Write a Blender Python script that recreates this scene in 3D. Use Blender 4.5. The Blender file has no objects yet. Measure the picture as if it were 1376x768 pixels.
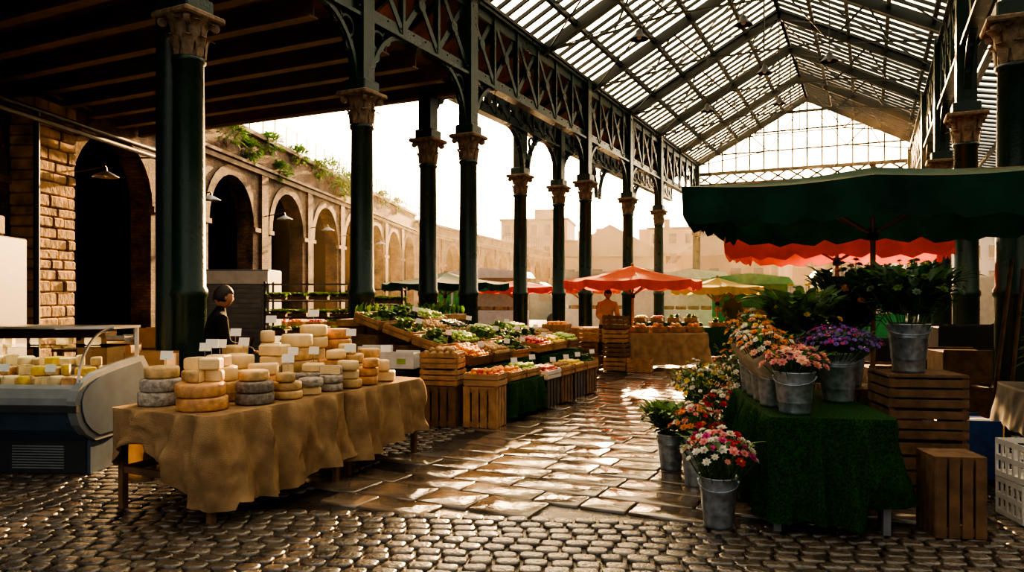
import bpy, math, random
from mathutils import Vector, Matrix, noise
random.seed(7)
R=random.random
def U(a,b): return a+(b-a)*R()
sc=bpy.context.scene
# ------------------------------------------------------------------ materials
def mk(name):
    m=bpy.data.materials.new(name); m.use_nodes=True
    nt=m.node_tree; b=nt.nodes.get('Principled BSDF'); return m,nt,b
def mat(name,col,rough=.6,metal=0,var=.25,scale=6,bump=.0,bscale=40,spec=.5,col2=None,rvar=0,trans=0,bd=.02):
    m,nt,b=mk(name); N=nt.nodes; L=nt.links
    tc=N.new('ShaderNodeTexCoord')
    nz=N.new('ShaderNodeTexNoise'); nz.inputs['Scale'].default_value=scale; nz.inputs['Detail'].default_value=5
    L.new(tc.outputs['Object'],nz.inputs['Vector'])
    cr=N.new('ShaderNodeValToRGB')
    c2=col2 if col2 else tuple(c*(1-var) for c in col)
    c1=col if col2 else tuple(min(1,c*(1+var)) for c in col)
    cr.color_ramp.elements[0].position=.32; cr.color_ramp.elements[1].position=.68
    cr.color_ramp.elements[0].color=(*c2,1); cr.color_ramp.elements[1].color=(*c1,1)
    L.new(nz.outputs['Fac'],cr.inputs['Fac']); L.new(cr.outputs['Color'],b.inputs['Base Color'])
    b.inputs['Roughness'].default_value=rough; b.inputs['Metallic'].default_value=metal
    b.inputs['Specular IOR Level'].default_value=spec
    if rvar:
        mr=N.new('ShaderNodeMapRange'); mr.inputs[1].default_value=.3; mr.inputs[2].default_value=.7
        mr.inputs[3].default_value=max(.03,rough-rvar); mr.inputs[4].default_value=rough+rvar
        L.new(nz.outputs['Fac'],mr.inputs[0]); L.new(mr.outputs[0],b.inputs['Roughness'])
    if bump:
        n2=N.new('ShaderNodeTexNoise'); n2.inputs['Scale'].default_value=bscale; n2.inputs['Detail'].default_value=4
        L.new(tc.outputs['Object'],n2.inputs['Vector'])
        bp=N.new('ShaderNodeBump'); bp.inputs['Strength'].default_value=bump; bp.inputs['Distance'].default_value=bd
        L.new(n2.outputs['Fac'],bp.inputs['Height']); L.new(bp.outputs['Normal'],b.inputs['Normal'])
    if trans:
        tr=N.new('ShaderNodeBsdfTranslucent'); L.new(cr.outputs['Color'],tr.inputs['Color'])
        mx=N.new('ShaderNodeMixShader'); mx.inputs[0].default_value=trans
        out=N.get('Material Output')
        L.new(b.outputs[0],mx.inputs[1]); L.new(tr.outputs[0],mx.inputs[2]); L.new(mx.outputs[0],out.inputs['Surface'])
    return m
def brickmat(name,c1,c2,mort,bw=.225,rh=.075,rough=.85,bump=.6):
    m,nt,b=mk(name); N=nt.nodes; L=nt.links
    tc=N.new('ShaderNodeTexCoord'); sp=N.new('ShaderNodeSeparateXYZ'); cb=N.new('ShaderNodeCombineXYZ')
    L.new(tc.outputs['Object'],sp.inputs[0])
    ad=N.new('ShaderNodeMath'); ad.operation='ADD'; L.new(sp.outputs[0],ad.inputs[0]); L.new(sp.outputs[1],ad.inputs[1])
    L.new(ad.outputs[0],cb.inputs[0]); L.new(sp.outputs[2],cb.inputs[1])
    br=N.new('ShaderNodeTexBrick'); br.inputs['Scale'].default_value=1
    br.inputs['Brick Width'].default_value=bw; br.inputs['Row Height'].default_value=rh
    br.inputs['Mortar Size'].default_value=.009; br.inputs['Mortar Smooth'].default_value=.3
    br.inputs['Color1'].default_value=(*c1,1); br.inputs['Color2'].default_value=(*c2,1); br.inputs['Mortar'].default_value=(*mort,1)
    L.new(cb.outputs[0],br.inputs['Vector'])
    nz=N.new('ShaderNodeTexNoise'); nz.inputs['Scale'].default_value=.7; nz.inputs['Detail'].default_value=9; nz.inputs['Roughness'].default_value=.75
    L.new(tc.outputs['Object'],nz.inputs['Vector'])
    mr=N.new('ShaderNodeMapRange'); mr.inputs[1].default_value=.38; mr.inputs[2].default_value=.62; mr.inputs[3].default_value=.12; mr.inputs[4].default_value=1.5
    L.new(nz.outputs['Fac'],mr.inputs[0])
    mx=N.new('ShaderNodeVectorMath'); mx.operation='SCALE'; L.new(br.outputs['Color'],mx.inputs[0]); L.new(mr.outputs[0],mx.inputs['Scale'])
    L.new(mx.outputs[0],b.inputs['Base Color']); b.inputs['Roughness'].default_value=rough
    n2=N.new('ShaderNodeTexNoise'); n2.inputs['Scale'].default_value=14; n2.inputs['Detail'].default_value=6; L.new(tc.outputs['Object'],n2.inputs['Vector'])
    sb=N.new('ShaderNodeMath'); sb.operation='SUBTRACT'; L.new(n2.outputs['Fac'],sb.inputs[0]); L.new(br.outputs['Fac'],sb.inputs[1])
    bp=N.new('ShaderNodeBump'); bp.inputs['Strength'].default_value=bump; bp.inputs['Distance'].default_value=.02
    L.new(sb.outputs[0],bp.inputs['Height']); L.new(bp.outputs['Normal'],b.inputs['Normal'])
    return m
IRON=mat('green_painted_iron',(.010,.034,.023),.3,var=.2,scale=3,bump=.2,bscale=25,rvar=.05)
IRONB=mat('roof_iron',(.014,.024,.022),.45,var=.2,scale=3)
CAPM=mat('weathered_stone_capital',(.19,.135,.085),.7,var=.4,scale=12,bump=.6,bscale=30)
BRICK=brickmat('viaduct_brick',(.17,.098,.052),(.095,.055,.032),(.075,.053,.035))
BRICK2=brickmat('arch_ring_brick',(.20,.12,.065),(.12,.072,.04),(.08,.06,.038),bw=.09,rh=.09)
DARKW=mat('arch_interior_shade',(.012,.009,.007),.95,var=.5,scale=1,spec=.1)  # near-black colour paints in the shade deep inside the arches
STONE=mat('rough_stone',(.34,.21,.10),.85,var=.5,scale=3,bump=1,bscale=9)
COPE=mat('coping_stone',(.17,.12,.075),.85,var=.4,scale=2,bump=.5,bscale=14)
WOODC=mat('ceiling_boards',(.22,.11,.048),.7,var=.4,scale=2)
BEAM=mat('ceiling_beam_paint',(.15,.08,.04),.55,var=.3,scale=2)
COBB=mat('wet_cobble',(.075,.06,.045),.2,var=.5,scale=5,bump=.5,bscale=38,rvar=.11,spec=.85)
FLAG=mat('wet_flagstone',(.13,.098,.07),.13,var=.4,scale=2.2,bump=.45,bscale=9,rvar=.09,bd=.012,spec=1.0)
MUD=mat('wet_joint_grit',(.016,.013,.010),.3,var=.5,scale=3,bump=.5,bscale=60,rvar=.15)
BURL=mat('burlap',(.45,.30,.165),.95,var=.22,scale=7,bump=1,bscale=160,spec=.1,trans=.12)
TURF=mat('artificial_turf',(.018,.078,.016),.9,var=.7,scale=70,bump=1,bscale=200,spec=.15)
WOOD=mat('crate_wood',(.34,.19,.09),.8,var=.35,scale=8,bump=.3,bscale=30)
WOOD2=mat('dark_crate_wood',(.15,.082,.04),.8,var=.35,scale=8,bump=.3,bscale=30)
GALV=mat('galvanised_steel',(.42,.48,.54),.40,.8,var=.3,scale=22,rvar=.1)
BLACK=mat('black_metal',(.012,.012,.012),.5,var=.2)
GREENC=mat('green_canvas',(.010,.052,.034),.85,var=.3,scale=3,trans=.2,bump=.4,bscale=8,spec=.2)
REDC=mat('red_canvas',(.7,.09,.025),.8,var=.2,scale=3,trans=.5,bump=.3,bscale=8)
ORC=mat('orange_canvas',(.70,.11,.03),.8,var=.2,scale=2,trans=.5)
YELC=mat('yellow_canvas',(.68,.42,.07),.8,var=.2,scale=2,trans=.5,col2=(.48,.4,.09))
WHITE=mat('white_plastic',(.62,.6,.55),.5,var=.1)
CARD=mat('cardboard',(.36,.22,.11),.85,var=.15)
PAPER=mat('price_card',(.82,.8,.72),.7,var=.05)
GREYP=mat('grey_panel',(.17,.19,.20),.45,var=.12)
BLUEP=mat('blue_grey_enamel',(.04,.075,.12),.4,var=.2)
DARKP=mat('dark_plinth',(.02,.024,.03),.6,var=.2)
STEEL=mat('brushed_steel',(.5,.5,.5),.3,.9,var=.1)
LEAF=mat('leaf_green',(.09,.20,.04),.55,var=.6,scale=12,trans=.35)
LEAFD=mat('dark_leaf',(.03,.10,.032),.5,var=.6,scale=12,trans=.3)
LEAFB=mat('blue_green_leaf',(.16,.26,.15),.55,var=.5,scale=12,trans=.3)
def simple(n,c,r=.6,t=0,v=.2,s=20): return mat(n,c,r,var=v,scale=s,trans=t)
FW=simple('white_petal',(.85,.8,.7),.6,.35); FP=simple('pink_petal',(.78,.34,.32),.6,.35); FPE=simple('peach_petal',(.85,.52,.36),.6,.35)
FR=simple('red_petal',(.6,.03,.03),.6,.3); FO=simple('orange_petal',(.8,.3,.05),.6,.35); FPU=simple('purple_petal',(.26,.12,.5),.6,.3)
FM=simple('magenta_petal',(.6,.07,.28),.6,.3); FY=simple('yellow_petal',(.8,.58,.1),.6,.35)
ORG=simple('orange_peel',(.75,.25,.03),.45); APR=simple('red_apple',(.5,.04,.02),.3,v=.5); LEM=simple('lemon_skin',(.7,.5,.06),.45)
APG=simple('green_apple',(.28,.40,.06),.35); TOM=simple('tomato_skin',(.6,.05,.02),.25); CAB=simple('cabbage_leaf',(.13,.23,.05),.6,.2,.5); POT=simple('potato_skin',(.36,.22,.10),.8); AUB=simple('aubergine_skin',(.05,.015,.05),.2)
CH1=mat('pale_cheese',(.74,.55,.29),.55,var=.12,scale=10,bump=.15,bscale=30); CH2=mat('golden_cheese_rind',(.50,.33,.15),.65,var=.3,scale=14,bump=.4,bscale=30)
CH3=mat('grey_mould_rind',(.34,.30,.25),.85,var=.4,scale=24,bump=.7,bscale=40); CH4=mat('orange_rind',(.52,.27,.11),.6,var=.3,scale=14,bump=.4,bscale=40)
CH5=mat('dark_rind',(.19,.16,.13),.8,var=.4,scale=24,bump=.6,bscale=40)
BLUEB=simple('blue_plastic',(.03,.10,.32),.45)
HAZE=mat('distant_render',(.42,.32,.23),.95,var=.15,scale=.3); HAZE2=mat('distant_roof',(.25,.20,.155),.95,var=.2,scale=.3); HAZE3=mat('distant_brick',(.32,.215,.14),.95,var=.2,scale=.4); HAZE4=mat('distant_cladding',(.48,.47,.44),.6,var=.1,scale=.4)
WINM=mat('distant_window',(.10,.09,.085),.3,var=.2)
SHUT=mat('roller_shutter',(.16,.165,.16),.5,.4,var=.2)
SKIN=mat('skin',(.33,.18,.115),.6,var=.1); HAIR=mat('dark_hair',(.02,.013,.01),.6,var=.3,scale=40,bump=.5,bscale=80)
EYE=mat('eye_dark',(.02,.02,.02),.2,var=.1); LIP=mat('lips',(.28,.09,.07),.5,var=.1)
m,nt,b=mk('case_glass'); gl=nt.nodes.new('ShaderNodeBsdfGlossy'); gl.inputs['Roughness'].default_value=.03; tp=nt.nodes.new('ShaderNodeBsdfTransparent'); tp.inputs[0].default_value=(.93,.97,.97,1)
lw=nt.nodes.new('ShaderNodeLayerWeight'); lw.inputs[0].default_value=.12; mx=nt.nodes.new('ShaderNodeMixShader')
nt.links.new(lw.outputs['Fresnel'],mx.inputs[0]); nt.links.new(tp.outputs[0],mx.inputs[1]); nt.links.new(gl.outputs[0],mx.inputs[2]); nt.links.new(mx.outputs[0],nt.nodes['Material Output'].inputs['Surface']); GLASS=m
m,nt,b=mk('dusty_roof_glass'); N=nt.nodes;L=nt.links
tc=N.new('ShaderNodeTexCoord'); nz=N.new('ShaderNodeTexNoise'); nz.inputs['Scale'].default_value=.6; nz.inputs['Detail'].default_value=6
mp=N.new('ShaderNodeMapping'); mp.inputs['Scale'].default_value=(1,4,1); L.new(tc.outputs['Object'],mp.inputs[0]); L.new(mp.outputs[0],nz.inputs['Vector'])
mr=N.new('ShaderNodeMapRange'); mr.inputs[1].default_value=.35; mr.inputs[2].default_value=.7; mr.inputs[3].default_value=.15; mr.inputs[4].default_value=.8; L.new(nz.outputs['Fac'],mr.inputs[0])
tp=N.new('ShaderNodeBsdfTransparent'); tp.inputs[0].default_value=(.93,.95,.92,1); tl=N.new('ShaderNodeBsdfTranslucent'); tl.inputs[0].default_value=(.7,.7,.66,1)
mx=N.new('ShaderNodeMixShader'); L.new(mr.outputs[0],mx.inputs[0]); L.new(tp.outputs[0],mx.inputs[1]); L.new(tl.outputs[0],mx.inputs[2]); L.new(mx.outputs[0],N['Material Output'].inputs['Surface']); RGLASS=m
# ------------------------------------------------------------------ mesh builder
def ico(sub):
    import bmesh
    bm=bmesh.new(); bmesh.ops.create_icosphere(bm,subdivisions=sub,radius=1)
    v=[tuple(x.co) for x in bm.verts]; f=[tuple(q.index for q in p.verts) for p in bm.faces]; bm.free(); return v,f
ICO={1:ico(1),2:ico(2),3:ico(3)}
class B:
    def __init__(s): s.v=[];s.f=[];s.m=[];s.s=[];s.mats=[]
    def mi(s,mt):
        if mt not in s.mats: s.mats.append(mt)
        return s.mats.index(mt)
    def add(s,vs,fs,mt,sm=False,M=None):
        o=len(s.v); i=s.mi(mt)
        if M is not None: vs=[tuple(M@Vector(p)) for p in vs]
        s.v+=[tuple(p) for p in vs]
        for f in fs: s.f.append(tuple(o+k for k in f)); s.m.append(i); s.s.append(sm)
    def box(s,c,d,mt,rz=0,M=None,bev=0):
        x,y,z=d[0]/2,d[1]/2,d[2]/2
        T=Matrix.Translation(c)@Matrix.Rotation(rz,4,'Z')
        if M is not None: T=M@T
        if bev<=0:
            vs=[(a*x,b_*y,c_*z) for c_ in(-1,1) for b_ in(-1,1) for a in(-1,1)]
            fs=[(0,2,3,1),(4,5,7,6),(0,1,5,4),(2,6,7,3),(0,4,6,2),(1,3,7,5)]
            s.add(vs,fs,mt,False,T)
        else:
            b_=min(bev,x*.9,y*.9,z*.9)
            def ring(xx,yy,zz,q): return [(-xx+q,-yy,zz),(xx-q,-yy,zz),(xx,-yy+q,zz),(xx,yy-q,zz),(xx-q,yy,zz),(-xx+q,yy,zz),(-xx,yy-q,zz),(-xx,-yy+q,zz)]
            rr=[ring(x-b_,y-b_,-z,b_*.4),ring(x,y,-z+b_,b_),ring(x,y,z-b_,b_),ring(x-b_,y-b_,z,b_*.4)]
            vs=sum(rr,[]); fs=[]
            for k in range(3):
                for i in range(8):
                    j=(i+1)%8; fs.append((k*8+i,k*8+j,k*8+8+j,k*8+8+i))
            fs.append(tuple(range(7,-1,-1))); fs.append(tuple(range(24,32)))
            s.add(vs,fs,mt,False,T)
    def bar(s,p0,p1,w,h,mt):
        p0=Vector(p0);p1=Vector(p1); d=p1-p0; l=d.length
        if l<1e-5: return
        q=d.to_track_quat('X','Z'); T=Matrix.Translation((p0+p1)/2)@q.to_matrix().to_4x4()
        s.box((0,0,0),(l,w,h),mt,0,T)
    def cyl(s,p0,p1,r0,r1,mt,n=12,caps=True,sm=True):
        p0=Vector(p0);p1=Vector(p1); d=p1-p0
        q=d.to_track_quat('Z','Y').to_matrix()
        vs=[]
        for P,r in((p0,r0),(p1,r1)):
            for i in range(n):
                a=2*math.pi*i/n; vs.append(tuple(P+q@Vector((math.cos(a)*r,math.sin(a)*r,0))))
        fs=[(i,(i+1)%n,n+(i+1)%n,n+i) for i in range(n)]
        s.add(vs,fs,mt,sm)
        if caps:
            s.add(vs[:n],[tuple(range(n-1,-1,-1))],mt); s.add(vs[n:],[tuple(range(n))],mt)
    def lathe(s,prof,mt,c=(0,0,0),n=20,M=None,sm=True,a0=0,a1=2*math.pi,cap=False):
        full=abs(a1-a0-2*math.pi)<1e-4; k=n if full else n+1; vs=[]
        for r,z in prof:
            for i in range(k):
                a=a0+(a1-a0)*i/n; vs.append((c[0]+r*math.cos(a),c[1]+r*math.sin(a),c[2]+z))
        fs=[]
        for j in range(len(prof)-1):
            for i in range(n):
                i2=(i+1)%k; fs.append((j*k+i,j*k+i2,(j+1)*k+i2,(j+1)*k+i))
        s.add(vs,fs,mt,sm,M)
        if not full:
            s.add([vs[j*k] for j in range(len(prof))],[tuple(range(len(prof)))],mt,False,M)
            s.add([vs[j*k+n] for j in range(len(prof))],[tuple(range(len(prof)-1,-1,-1))],mt,False,M)
    def sph(s,c,r,mt,sub=2,sc=(1,1,1),jit=0,rot=None):
        v,f=ICO[sub]; vs=[]
        for p in v:
            k=r*(1+(U(-jit,jit) if jit else 0)); q=Vector((p[0]*k*sc[0],p[1]*k*sc[1],p[2]*k*sc[2]))
            if rot is not None: q=rot@q
            vs.append((c[0]+q.x,c[1]+q.y,c[2]+q.z))
        s.add(vs,f,mt,True)
    def prism(s,poly,y0,y1,mt,M=None,sm=False):
        n=len(poly); vs=[(x,y0,z) for x,z in poly]+[(x,y1,z) for x,z in poly]
        fs=[tuple(range(n)),tuple(range(2*n-1,n-1,-1))]+[(i,n+i,n+(i+1)%n,(i+1)%n) for i in range(n)]
        s.add(vs,fs,mt,sm,M)
    def leaf(s,p,d,l,w,mt):
        d=Vector(d).normalized(); up=Vector((0,0,1))
        sd=d.cross(up)
        if sd.length<.05: sd=Vector((1,0,0))
        sd.normalize(); nn=sd.cross(d); p=Vector(p)
        droop=Vector((0,0,-l*.25))
        vs=[p,p+d*l*.4+sd*w*.5+nn*w*.12,p+d*l*.4-sd*w*.5+nn*w*.12,p+d*l*.45,p+d*l+droop,p+d*l*.75+sd*w*.35+nn*w*.1+droop*.5,p+d*l*.75-sd*w*.35+nn*w*.1+droop*.5,p+d*l*.75+droop*.5]
        s.add(vs,[(0,1,3),(0,3,2),(1,5,7,3),(3,7,6,2),(5,4,7),(7,4,6)],mt,True)
    def bloom(s,p,r,mt,core=None,d=None):
        p=Vector(p); d=Vector(d if d else (U(-.4,.4),U(-.4,.4),1)).normalized(); q=d.to_track_quat('Z','Y').to_matrix()
        for lay,(rr,h,n) in enumerate(((1,.15,7),(.72,.4,6),(.42,.55,4))):
            for i in range(n):
                a=2*math.pi*(i+.5*lay)/n; da=math.pi/n*1.15
                pts=[(0,0,0),(math.cos(a-da)*rr*.65,math.sin(a-da)*rr*.65,h*.6),(math.cos(a)*rr,math.sin(a)*rr,h),(math.cos(a+da)*rr*.65,math.sin(a+da)*rr*.65,h*.6)]
                s.add([p+q@(Vector(t)*r) for t in pts],[(0,1,2,3)],mt,True)
        s.sph(p+q@Vector((0,0,.3*r)),r*.25,core or mt,1)
    def obj(s,name,loc=(0,0,0),rz=0,parent=None):
        me=bpy.data.meshes.new(name); me.from_pydata(s.v,[],s.f)
        for mt in s.mats: me.materials.append(mt)
        me.polygons.foreach_set('material_index',s.m); me.polygons.foreach_set('use_smooth',s.s); me.update()
        o=bpy.data.objects.new(name,me); sc.collection.objects.link(o); o.location=loc; o.rotation_euler=(0,0,rz)
        if parent: o.parent=parent
        return o
rad=math.radians
XA=-7.65; XR=1.6
rowA=[3.0,6.6,10.1,13.75,20.9,25.2,29.4,36.6]
rowB=[(-8.65,13.75),(-8.9,19.0),(-8.75,21.5)]
rowR=[5.5,10.9,16.2,21.5,26.8,36.6]
# ------------------------------------------------------------------ ground
def flagzone(x,y,m=0): return -4.35+m<x<.75-m and (y-5.02)-.364*(x+2.46)>m and y<40
g=B(); g.add([(-120,-12,-.022),(120,-12,-.022),(120,180,-.022),(-120,180,-.022)],[(0,1,2,3)],MUD); g.obj('floor')
def stone(b_,cx,cy,w,d,rz,mt,q,dome,h=.02,tilt=.012,zj=.004):
    z0=U(-zj,zj); tx,ty=U(-tilt,tilt),U(-tilt,tilt); ca,sa=math.cos(rz),math.sin(rz); vs=[]
    for ins,z in((0,-.03),(0,-.01),(q*.35,-.0025),(q,0)):
        x,y=w/2-ins,d/2-ins; c=q*.9+.004
        for px,py in((-x+c,-y),(x-c,-y),(x,-y+c),(x,y-c),(x-c,y),(-x+c,y),(-x,y-c),(-x,-y+c)):
            vs.append((cx+px*ca-py*sa,cy+px*sa+py*ca,z+z0+tx*px+ty*py))
    vs.append((cx,cy,dome+z0)); fs=[]
    for k in range(3):
        for i in range(8): j=(i+1)%8; fs.append((k*8+i,k*8+j,k*8+8+j,k*8+8+i))
    for i in range(8): fs.append((24+i,24+(i+1)%8,32))
    b_.add(vs,fs,mt,True)
c=B(); a20=rad(20); ca,sa=math.cos(a20),math.sin(a20)
colpos=[(XA,y) for y in rowA]+[(-8.1,6.64)]+[(XR,y) for y in rowR[1:]]
for j in range(-6,120):
    off=U(0,.15)
    for i in range(-70,50):
        lx=i*.168+off+U(-.006,.006); ly=j*.125+U(-.005,.005)
        x=-2.46+lx*ca-ly*sa; y=2.0+lx*sa+ly*ca
        if x<-11 or x>4.2 or y<1.2 or y>11.5: continue
        dep=.4343*-x+.9008*y; lat=.9008*x+.4343*y
        if dep<2.8 or abs(lat)>dep*.85+1: continue
        if flagzone(x,y,-.02): continue
        if any(abs(x-cx)<.42 and abs(y-cy)<.42 for cx,cy in colpos): continue
        stone(c,x,y,.150+U(-.016,.008),.109+U(-.01,.006),a20+U(-.05,.05),COBB,.017,.0035,tilt=.03,zj=.004)
c.obj('cobblestone_paving')
f=B(); y=3.9
while y<40:
    rh=U(.30,.46); x=-4.35-U(0,.4)
    while x<.75:
        w=U(.38,.8); cx=x+w/2; cy=y+rh/2
        if flagzone(cx,cy,.1): stone(f,cx,cy,w-.016,rh-.016,U(-.004,.004),FLAG,.012,.0006,tilt=.0045,zj=.0018)
        x+=w
    y+=rh
f.obj('flagstone_paving')
# ------------------------------------------------------------------ columns
def column(name,x,y,r=.2,caph=5.0,top=8.0,plain=False):
    o=B()
    o.box((0,0,.12),(r*3.2,r*3.2,.24),IRON,bev=.03)
    o.lathe([(r*1.5,.24),(r*1.55,.3),(r*1.45,.36),(r*1.2,.4),(r*1.28,.46),(r*1.15,.52),(r*1.02,.58)],IRON,n=24)
    if plain:
        o.lathe([(r*1.02,.58),(r*.96,top)],IRON,n=24)
        return o.obj(name,(x,y,0))
    o.lathe([(r*1.02,.58),(r*1.02,1.6),(r*1.12,1.63),(r*1.12,1.7),(r*1.0,1.74),(r*.88,caph-.62),(r*1.0,caph-.6),(r*1.02,caph-.55),(r*.88,caph-.53)],IRON,n=24)
    o.lathe([(r*.86,caph-.54),(r*.9,caph-.3),(r*1.1,caph-.15),(r*1.45,caph-.08)],CAPM,n=20)
    for row,(z0,hh,out,n) in enumerate(((caph-.54,.24,.55,8),(caph-.38,.27,.75,8))):
        for i in range(n):
            a=2*math.pi*(i+.5*row)/n; cr,sr=math.cos(a),math.sin(a); vs=[];K=5
            for k in range(K+1):
                t=k/K; rr=r*(.93+.2*t+out*max(0,t-.45)**1.5*1.6); z=z0+hh*(math.sin(t*2.0)/math.sin(1.57) if t<.8 else 1-.25*(t-.8)*5*.4)
                w=r*.36*(math.sin(math.pi*(.2+.72*t)))
                for sgn in(-1,0,1):
                    rx=rr+(0.02 if sgn==0 else 0); vs.append((cr*rx-sr*w*sgn,sr*rx+cr*w*sgn,z))
            fs=[]
            for k in range(K):
                for q in(0,1): fs.append((k*3+q,k*3+q+1,k*3+q+4,k*3+q+3))
            o.add(vs,fs,CAPM,True)
    for i in range(4):
        a=math.pi/4+i*math.pi/2
        o.cyl((math.cos(a)*r*1.5-.035*math.sin(a),math.sin(a)*r*1.5+.035*math.cos(a),caph-.13),(math.cos(a)*r*1.5+.035*math.sin(a),math.sin(a)*r*1.5-.035*math.cos(a),caph-.13),.06,.06,CAPM,10)
    o.box((0,0,caph-.04),(r*3.1,r*3.1,.08),CAPM,bev=.02)
    o.box((0,0,caph+.1),(r*2.1,r*2.1,.2),IRON,bev=.02)
    o.box((0,0,(caph+.2+top)/2),(r*1.5,r*1.5,top-caph-.2),IRON)
    return o.obj(name,(x,y,0))
for yy in rowA: column('iron_column',XA,yy,caph=5.12 if yy==6.6 else 5.0)
column('iron_column',-8.05,6.68,.19,plain=True,top=6.2)
for x,yy in rowB: column('iron_column',x,yy,top=6.9)
for yy in rowR[1:]: column('iron_column',XR,yy,.22)
def girder(name,x,y0,y1,zb,zt,cols,step=1.2,brack=True,w=.24,cap=5.05):
    o=B()
    for z in(zb,zt):
        o.box((x,(y0+y1)/2,z),(w,y1-y0,.06),IRON)
        o.box((x,(y0+y1)/2,z+(.12 if z==zb else -.12)),(.05,y1-y0,.24),IRON)
    n=max(1,round((y1-y0)/step)); st=(y1-y0)/n
    for i in range(n+1):
        yy=y0+i*st; o.box((x,yy,(zb+zt)/2),(.12,.08,zt-zb),IRON)
        if i<n:
            o.bar((x-.03,yy,zb+.1),(x-.03,yy+st,zt-.1),.03,.12,IRON); o.bar((x+.03,yy,zt-.1),(x+.03,yy+st,zb+.1),.03,.12,IRON)
            o.cyl((x-.06,yy+st/2,(zb+zt)/2),(x+.06,yy+st/2,(zb+zt)/2),.12,.12,IRON,12)
            for k in range(3):
                o.sph((x+.13,yy+st*(k+.5)/3,zb+.12),.022,IRON,1)
    if brack:
        for cy in cols:
            for sg in(-1,1):
                rr=1.05; pr=None; pc=cy+sg*(rr+.17)
                if not(y0-.1<=pc<=y1+.1): continue
                hz=zb-cap
                for k in range(11):
                    a=math.pi/2*k/10; p=(x,pc-sg*math.cos(a)*rr,cap+math.sin(a)*hz)
                    if pr: o.bar(pr,p,.12,.08,IRON)
                    pr=p
                for rad_,fy,fz in((.17,.30,.30),(.11,.58,.17),(.09,.22,.62)):
                    c0=(cy+sg*(.17+fy*.85),zb-fz*.85); pr=None
                    for k in range(13):
                        a=2*math.pi*k/12; p=(x,c0[0]+math.cos(a)*rad_,c0[1]+math.sin(a)*rad_)
                        if pr: o.bar(pr,p,.06,.04,IRON)
                        pr=p
    return o.obj(name)
girder('lattice_girder',XA,-2,36.6,6.25,7.9,rowA)
girder('lattice_girder',XR,-2,36.6,6.25,7.9,rowR)
girder('plate_girder',-8.75,13.98,36,6.2,6.9,[13.75,19.0,21.5,25.2,29.4],step=.8)
o=B(); o.add([(-7.78,-4,7.98),(-7.78,36.8,7.98),(-9.3,36.8,7.1),(-9.3,-4,7.1)],[(0,1,2,3)],WOODC); o.add([(-7.78,-4,8.04),(-7.78,36.8,8.04),(-9.3,36.8,7.16),(-9.3,-4,7.16)],[(3,2,1,0)],BEAM)
o.box((-9.3,16.4,7.05),(.06,40.8,.25),BEAM)
yy=-3.5
while yy<36.8: o.bar((-7.8,yy,7.9),(-9.28,yy,7.03),.08,.12,IRONB); yy+=1.2
o.obj('lean_to_roof')
# ------------------------------------------------------------------ main roof
XM=-2.65; XL,XRR=-7.75,2.45; ZE,ZR=8.0,10.75
def zs(x): return ZR-(ZR-ZE)*abs(x-XM)/(XM-XL)
o=B()
ty=-1.2; trs=[]
while ty<37.2: trs.append(ty); ty+=3.78
for yy in trs:
    for sg,xe in((-1,XL),(1,XRR)):
        o.bar((xe,yy,ZE-.12),(XM,yy,ZR-.12),.14,.26,IRONB)
        h=xe-XM
        o.bar((XM+h*.5,yy,zs(XM+h*.5)-.15),(XM+h*.33,yy,8.35),.05,.05,IRONB)
        o.bar((XM+h*.5,yy,zs(XM+h*.5)-.15),(XM+h*.6,yy,8.2),.04,.04,IRONB)
        o.bar((XM,yy,ZR-.2),(XM+h*.33,yy,8.35),.035,.035,IRONB)
        o.bar((xe,yy,ZE-.12),(XM+h*.33,yy,8.35),.045,.045,IRONB)
    o.bar((XM+(XL-XM)*.33,yy,8.35),(XM+(XRR-XM)*.33,yy,8.35),.04,.04,IRONB)
    o.bar((XM,yy,ZR-.2),(XM,yy,8.35),.035,.035,IRONB)
for sg,xe in((-1,XL),(1,XRR)):
    for k in range(0,6):
        x=XM+(xe-XM)*k/5; o.bar((x,-2,zs(x)-.05),(x,37,zs(x)-.05),.1,.18 if k in(0,5) else .14,IRONB)
    yy=-2
    while yy<37: o.bar((xe,yy,ZE+.02),(XM,yy,ZR+.02),.075,.08,IRONB); yy+=.46
    for i in range(len(trs)-1):
        a,b_=trs[i],trs[i+1]; x1=XM+(xe-XM)*.05; x2=XM+(xe-XM)*.95
        o.bar((x1,a,zs(x1)-.2),(x2,b_,zs(x2)-.2),.03,.03,IRONB); o.bar((x2,a,zs(x2)-.2),(x1,b_,zs(x1)-.2),.03,.03,IRONB)
    o.bar((xe,-2,ZE+.0),(xe,37,ZE+.0),.5,.08,IRONB)
o.obj('roof_trusses')
o=B()
for xe in(XL,XRR): o.add([(xe,-2,ZE+.06),(xe,37,ZE+.06),(XM,37,ZR+.06),(XM,-2,ZR+.06)],[(0,1,2,3)],RGLASS)
o.obj('glazed_roof')
o=B(); yg=36.9
x=XL
while x<=XRR+.01:
    o.box((x,yg,(7.5+zs(x))/2),(.07,.06,max(.05,zs(x)-7.5)),IRONB); x+=.638
for z in(8.4,9.3,10.1):
    hw=(ZR-z)/(ZR-ZE)*(XM-XL); o.box((XM,yg,z),(2*min(hw,5.1),.05,.07),IRONB)
for z in(6.95,7.5): o.box(((XL+XRR)/2,yg,z),(XRR-XL,.14,.16),IRONB)
n=12
for i in range(n):
    a=XL+(XRR-XL)*i/n; b_=XL+(XRR-XL)*(i+1)/n
    o.bar((a,yg,6.95),(b_,yg,7.5),.05,.08,IRONB); o.bar((a,yg,7.5),(b_,yg,6.95),.05,.08,IRONB)
for xe in(XL,XRR): o.bar((xe,yg,ZE),(XM,yg,ZR),.16,.28,IRONB)
o.obj('gable_frame')
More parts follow.
